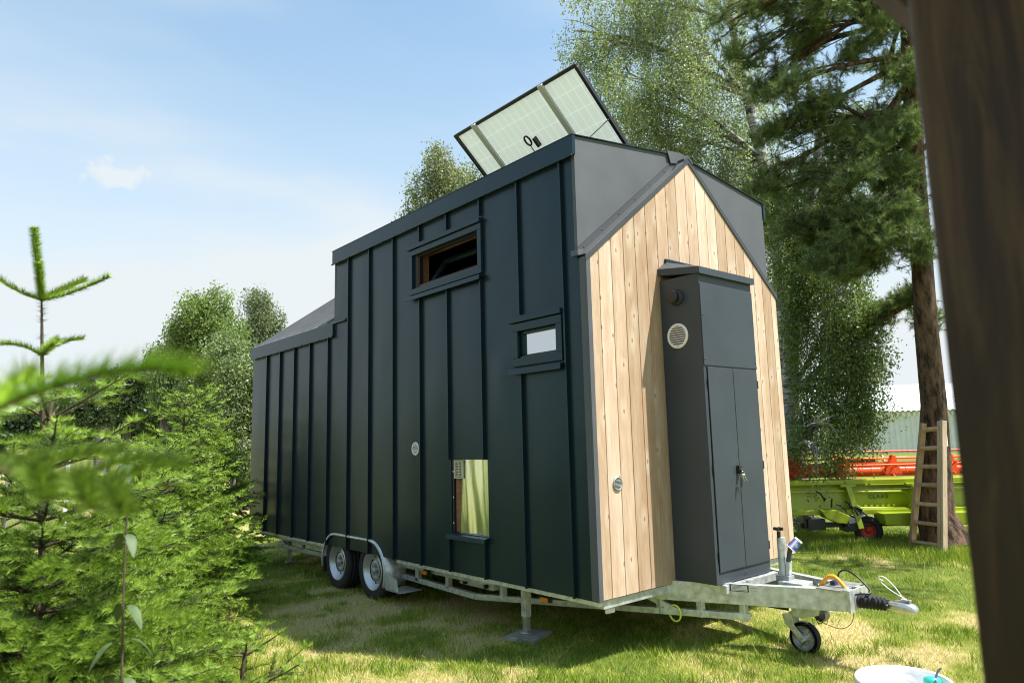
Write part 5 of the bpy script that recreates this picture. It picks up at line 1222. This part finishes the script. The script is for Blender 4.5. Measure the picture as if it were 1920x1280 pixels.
for k in range(9):
    t = k*2*PI/9; b.obox(RF(-.80, 0, zpx(874)), RF(-.80+.19*math.cos(t), .1*math.sin(t*2), zpx(874)+.20*math.sin(t)), .05, .03, hy_)
    t2 = t+2*PI/9; b.obox(RF(-.80+.17*math.cos(t), 0, zpx(874)+.18*math.sin(t)), RF(-.80+.17*math.cos(t2), 0, zpx(874)+.18*math.sin(t2)), .03, .03, hy_)
b.lathe([(0, .04), (.08, .04), (.10, 0), (.08, -.04), (0, -.04)], RF(-.80, 0, zpx(874)), hy_, 16)
b.build('reel_end_star', M_reel, HH, .003)
MB().obox(RF(-.65, -.10, zpx(872)), RF(2.9, -.10, zpx(872)), .012, .075).build('reel_sheet', M_reel, HH)
for xx in (.0, .70, 1.5, 2.2):
    MB().prism([RF(xx-.13, -.12, zpx(893)), RF(xx+.13, -.12, zpx(893)), RF(xx+.07, -.12, zpx(872)), RF(xx+.04, -.12, zpx(856)), RF(xx-.04, -.12, zpx(856)), RF(xx-.09, -.12, zpx(874))], hy_*.012).build('reel_bracket', M_reel, HH)
b = MB()
for x in np.arange(-.6, 2.8, .16): b.tube([RF(x, -.15, zpx(872)), RF(x+.02, -.18, zpx(886))], .005, 4, cap=False)
b.build('tines', M_reel, HH)
MB().obox(RF(-.1, .1, zpx(866)), RF(.55, .1, zpx(864)), .03, .06).build('cylinder', M_black, HH, .004)

zpx = zpx9
# ---- barn
bd = 46.0; bo = gnd(1640, bd); brt = -.12; bx_ = EX*math.cos(brt)+EY*math.sin(brt); by_ = -EX*math.sin(brt)+EY*math.cos(brt); BF = frame(bo, bx_, by_)
BN = thing('barn', 'long pale corrugated metal barn with a bright low pitched roof', 'barn', bo)
ze_ = at(1640, 772, bd)[2]; zr_ = at(1700, 722, bd+6)[2]
def corr(b, f, n, pitch, dep):
    pts = []
    for i in range(n):
        for (a, dd) in ((0, 0), (.30, 0), (.42, dep), (.88, dep)): pts.append(((i+a)*pitch, dd))
    return pts
L0, L1_ = -9.0, 19.0; n = int((L1_-L0)/.34); P = corr(None, None, n, .34, .05); b = MB()
vs = []; [vs.extend([BF(L0+x, -dd, .0), BF(L0+x, -dd, ze_)]) for x, dd in P]; b.add(vs, [(2*i, 2*i+2, 2*i+3, 2*i+1) for i in range(len(P)-1)]); b.build('front_wall', M_barn, BN)
b = MB(); b.prism([BF(L0, 0, 0), BF(L0, 0, ze_), BF(L0, 7, zr_), BF(L0, 14, ze_), BF(L0, 14, 0)], bx_*.1); b.build('gable_wall', M_barn, BN)
b = MB(); b.prism([BF(L1_, 0, 0), BF(L1_, 0, ze_), BF(L1_, 7, zr_), BF(L1_, 14, ze_), BF(L1_, 14, 0)], bx_*.1); b.build('gable_wall', M_barn, BN)
b = MB(); fbox(b, BF, L0, L1_, 13.95, 14.0, 0, ze_); b.build('rear_wall', M_barn, BN)
for sgn in (0, 1):
    vs = []
    for x, dd in P:
        if sgn == 0: vs.extend([BF(L0+x, -.45, ze_+.02-.03+dd), BF(L0+x, 7, zr_+.05+dd)])
        else: vs.extend([BF(L0+x, 14.45, ze_-.01+dd), BF(L0+x, 7, zr_+.05+dd)])
    b = MB(); b.add(vs, [(2*i, 2*i+2, 2*i+3, 2*i+1) for i in range(len(P)-1)]); b.build('roof', M_broof, BN)
b = MB(); fbox(b, BF, L0, L1_, -.05, .0, ze_-.30, ze_-.06); b.build('eaves_trim', M_broof, BN)

# ---- wooden ladder leaning on the pine
def ladder():
    bl, br_, tl, tr_ = at(1708, 1020, 8.75), at(1764, 1034, 8.36), at(1731, 793, 8.82), at(1763, 790, 8.62)
    bl[2] = 0; br_[2] = 0
    T = thing('wooden_ladder', 'pale wooden ladder leaning against the pine trunk', 'ladder', (bl+br_)/2)
    dpt = np.cross(br_-bl, tl-bl); dpt /= np.linalg.norm(dpt); wd = unit(br_-bl)
    MB().obox(bl, tl, .045, .08, dpt).build('side_rail', M_ladder, T, .004, attr=[.2]*6)
    MB().obox(br_, tr_, .040, .075, dpt).build('side_rail', M_ladder, T, .004, attr=[.9]*6)
    MB().obox(br_+wd*.043, tr_+wd*.043+np.array([0, 0, .01]), .036, .075, dpt).build('support_rail', M_ladder, T, .004, attr=[1.0]*6)
    for i, v in enumerate((803, 838, 872, 906, 941.5, 976.5, 1012.6)):
        f = (1034-v-6)/(1034-796); p = bl+(tl-bl)*f; q_ = br_+(tr_-br_)*f
        MB().obox(p, q_, .035, .075, np.array([0, 0, 1.0])*.2+dpt).build('rung', M_ladder, T, .003, attr=[random.random()]*6)
    MB().obox(tr_-dpt*.0+np.array([0, 0, -.30])+wd*.03, tr_+wd*.03+np.array([0, 0, -.02]), .02, .078, dpt).build('paper_label', M_white, T)
ladder()

# ---- white bucket
bc = at(1694, 1272, 3.1); zc_b = bc[2]; R_ = .190
BK = thing('white_bucket', 'white plastic bucket with a dark blue handle in the bottom corner of the lawn', 'bucket', (bc[0], bc[1], 0))
c = (bc[0], bc[1], 0)
MB().lathe([(0, .002), (R_*.80, .002), (R_*.83, .01), (R_*.955, zc_b-.062), (R_*1.07, zc_b-.060), (R_*1.09, zc_b-.052), (R_*1.08, zc_b-.047), (R_*.985, zc_b-.044), (R_*.985, zc_b-.026), (R_*1.045, zc_b-.022), (R_*1.05, zc_b-.008), (R_*1.03, zc_b), (R_*.975, zc_b-.002),
    (R_*.965, zc_b-.012), (R_*.955, zc_b-.03), (R_*.945, zc_b-.032), (R_*.94, zc_b-.055), (R_*.925, zc_b-.058), (R_*.82, .02), (0, .012)], c, (0, 0, 1), 72).build('bucket_body', M_bucket, BK)
hd = []
for t in np.linspace(.10, 1.0, 14):
    a = t*PI*.55+.1; hd.append(np.array(c)+EX*(R_*.52+.0+.10*(1-math.cos(a)))+EY*(-.10+.20*t)+np.array([0, 0, zc_b-.075+.085*math.sin(a)]))
MB().tube(hd, .0045, 8).build('handle', M_navyc, BK)
SP = MB().lathe([(0, -.03), (.030, -.03), (.036, -.01), (.036, .012), (.030, .024), (.015, .030), (0, .030)], np.array(c)+EX*.137+EY*.02+np.array([0, 0, zc_b-.030]), (.2, .1, 1), 24)
SP.tube([np.array(c)+EX*.115+EY*.01+np.array([0, 0, zc_b-.085]), np.array(c)+EX*.03+EY*.02+np.array([0, 0, .02])], .012, 10)
tag(SP.build('teal_scoop', M_teal, None), 'teal plastic tool standing inside the white bucket', 'tool')
b = MB(); b.lathe([(0, 0), (R_*.86, 0), (R_*.86, .002)], np.array(c)+np.array([0, 0, .12]), (0, 0, 1), 40)

# ---- timber shelter whose post stands right beside the photographer
py_ = at(1850, 640, 1.0)-CP; py_[2] = 0; py_ /= np.linalg.norm(py_); px_ = np.array([py_[1], -py_[0], 0])
EX0, EY0 = EX, EY; EX, EY = px_, py_
PX, PY = np.dot(at(1764, 560, .80), EX), np.dot(at(1764, 560, .80), EY)
PF = frame((0, 0, 0), EX, EY)
SH = thing('timber_shelter', 'dark stained timber shelter post filling the right edge of the photo', 'shelter', PF(PX+.08, PY+.08, 0))
b = MB(); fbox(b, PF, PX, PX+.18, PY, PY+.18, .0, 2.34); b.build('post', M_post, SH, .008, attr=[.55]*6)
def on_plane(u, v, yy):
    rr = at(u, v, 1.0)-CP; t = (yy-np.dot(CP, EY))/np.dot(rr, EY); return CP+rr*t
qa, qb = on_plane(1703, 58, PY+.015), on_plane(1632, -4, PY+.015); dq = unit(qb-qa); nq = np.cross(EY, dq); nq = nq*(1 if nq[2] > 0 else -1)
qa = qa-dq*.03+nq*.064+EY*.045; qb = qa+dq*.55
b = MB(); b.obox(qa, qb, .09, .09, EY); b.build('knee_brace', M_post, SH, .006, attr=[.2]*6)
b = MB(); fbox(b, PF, PX-.42, PX+3.4, PY+.01, PY+.17, 2.345, 2.50); b.build('eaves_beam', M_post, SH, .008, attr=[.3]*6)
b = MB(); fbox(b, PF, PX+3.2, PX+3.38, PY, PY+.18, .0, 2.34); b.build('post', M_post, SH, .008, attr=[.8]*6)
for k in range(7):
    b = MB(); b.obox(PF(PX+.0+k*.55, PY+.48, 2.565), PF(PX+.0+k*.55, PY-1.0, 2.565), .06, .12, (0, 0, 1)); b.build('shade_rafter', M_post, SH, .004, attr=[random.random()]*6)  # rafters of the added, unseen roof
b = MB(); b.prism([PF(PX-.05, PY+.52, 2.632), PF(PX-.05, PY+.52, 2.657), PF(PX-.05, PY-1.05, 2.657), PF(PX-.05, PY-1.05, 2.632)], EX*3.5); b.build('shade_roof_boards', M_post, SH, attr=[.4]*6)  # unseen roof, added and sized to throw shade on the post
EX, EY = EX0, EY0
# ---- wire fence by the field
fp0, fp1 = gnd(20, 12.8), gnd(330, 16.5)
FN = thing('wire_fence', 'wire mesh fence on thin pale posts at the foot of the field', 'fence', (fp0+fp1)/2)
dv_ = fp1-fp0; Lf = np.linalg.norm(dv_); dv_ /= Lf
for i, t in enumerate((.0, .30, .62, 1.0)):
    p = fp0+dv_*Lf*t; MB().box(p[0]-.035, p[0]+.035, p[1]-.035, p[1]+.035, 0, 1.5).build('fence_post', M_white if i == 1 else M_galv2, FN, .004)
Vw = []
def ribbon(p, q_, w_):
    t = unit(q_-p); s = np.cross(t, EY); s = s/(np.linalg.norm(s)+1e-9)*w_/2; s2 = EY*w_/2
    for a in (s, s2): Vw.extend([p-a, p+a, q_+a, q_-a])
for z in np.arange(.05, 1.5, .05): ribbon(fp0+np.array([0, 0, z]), fp1+np.array([0, 0, z]), .0035)
for t in np.arange(0, Lf, .05): ribbon(fp0+dv_*t, fp0+dv_*t+np.array([0, 0, 1.48]), .0035)
bulk('wire_mesh', np.array(Vw), 4, None, M_galv2, FN)
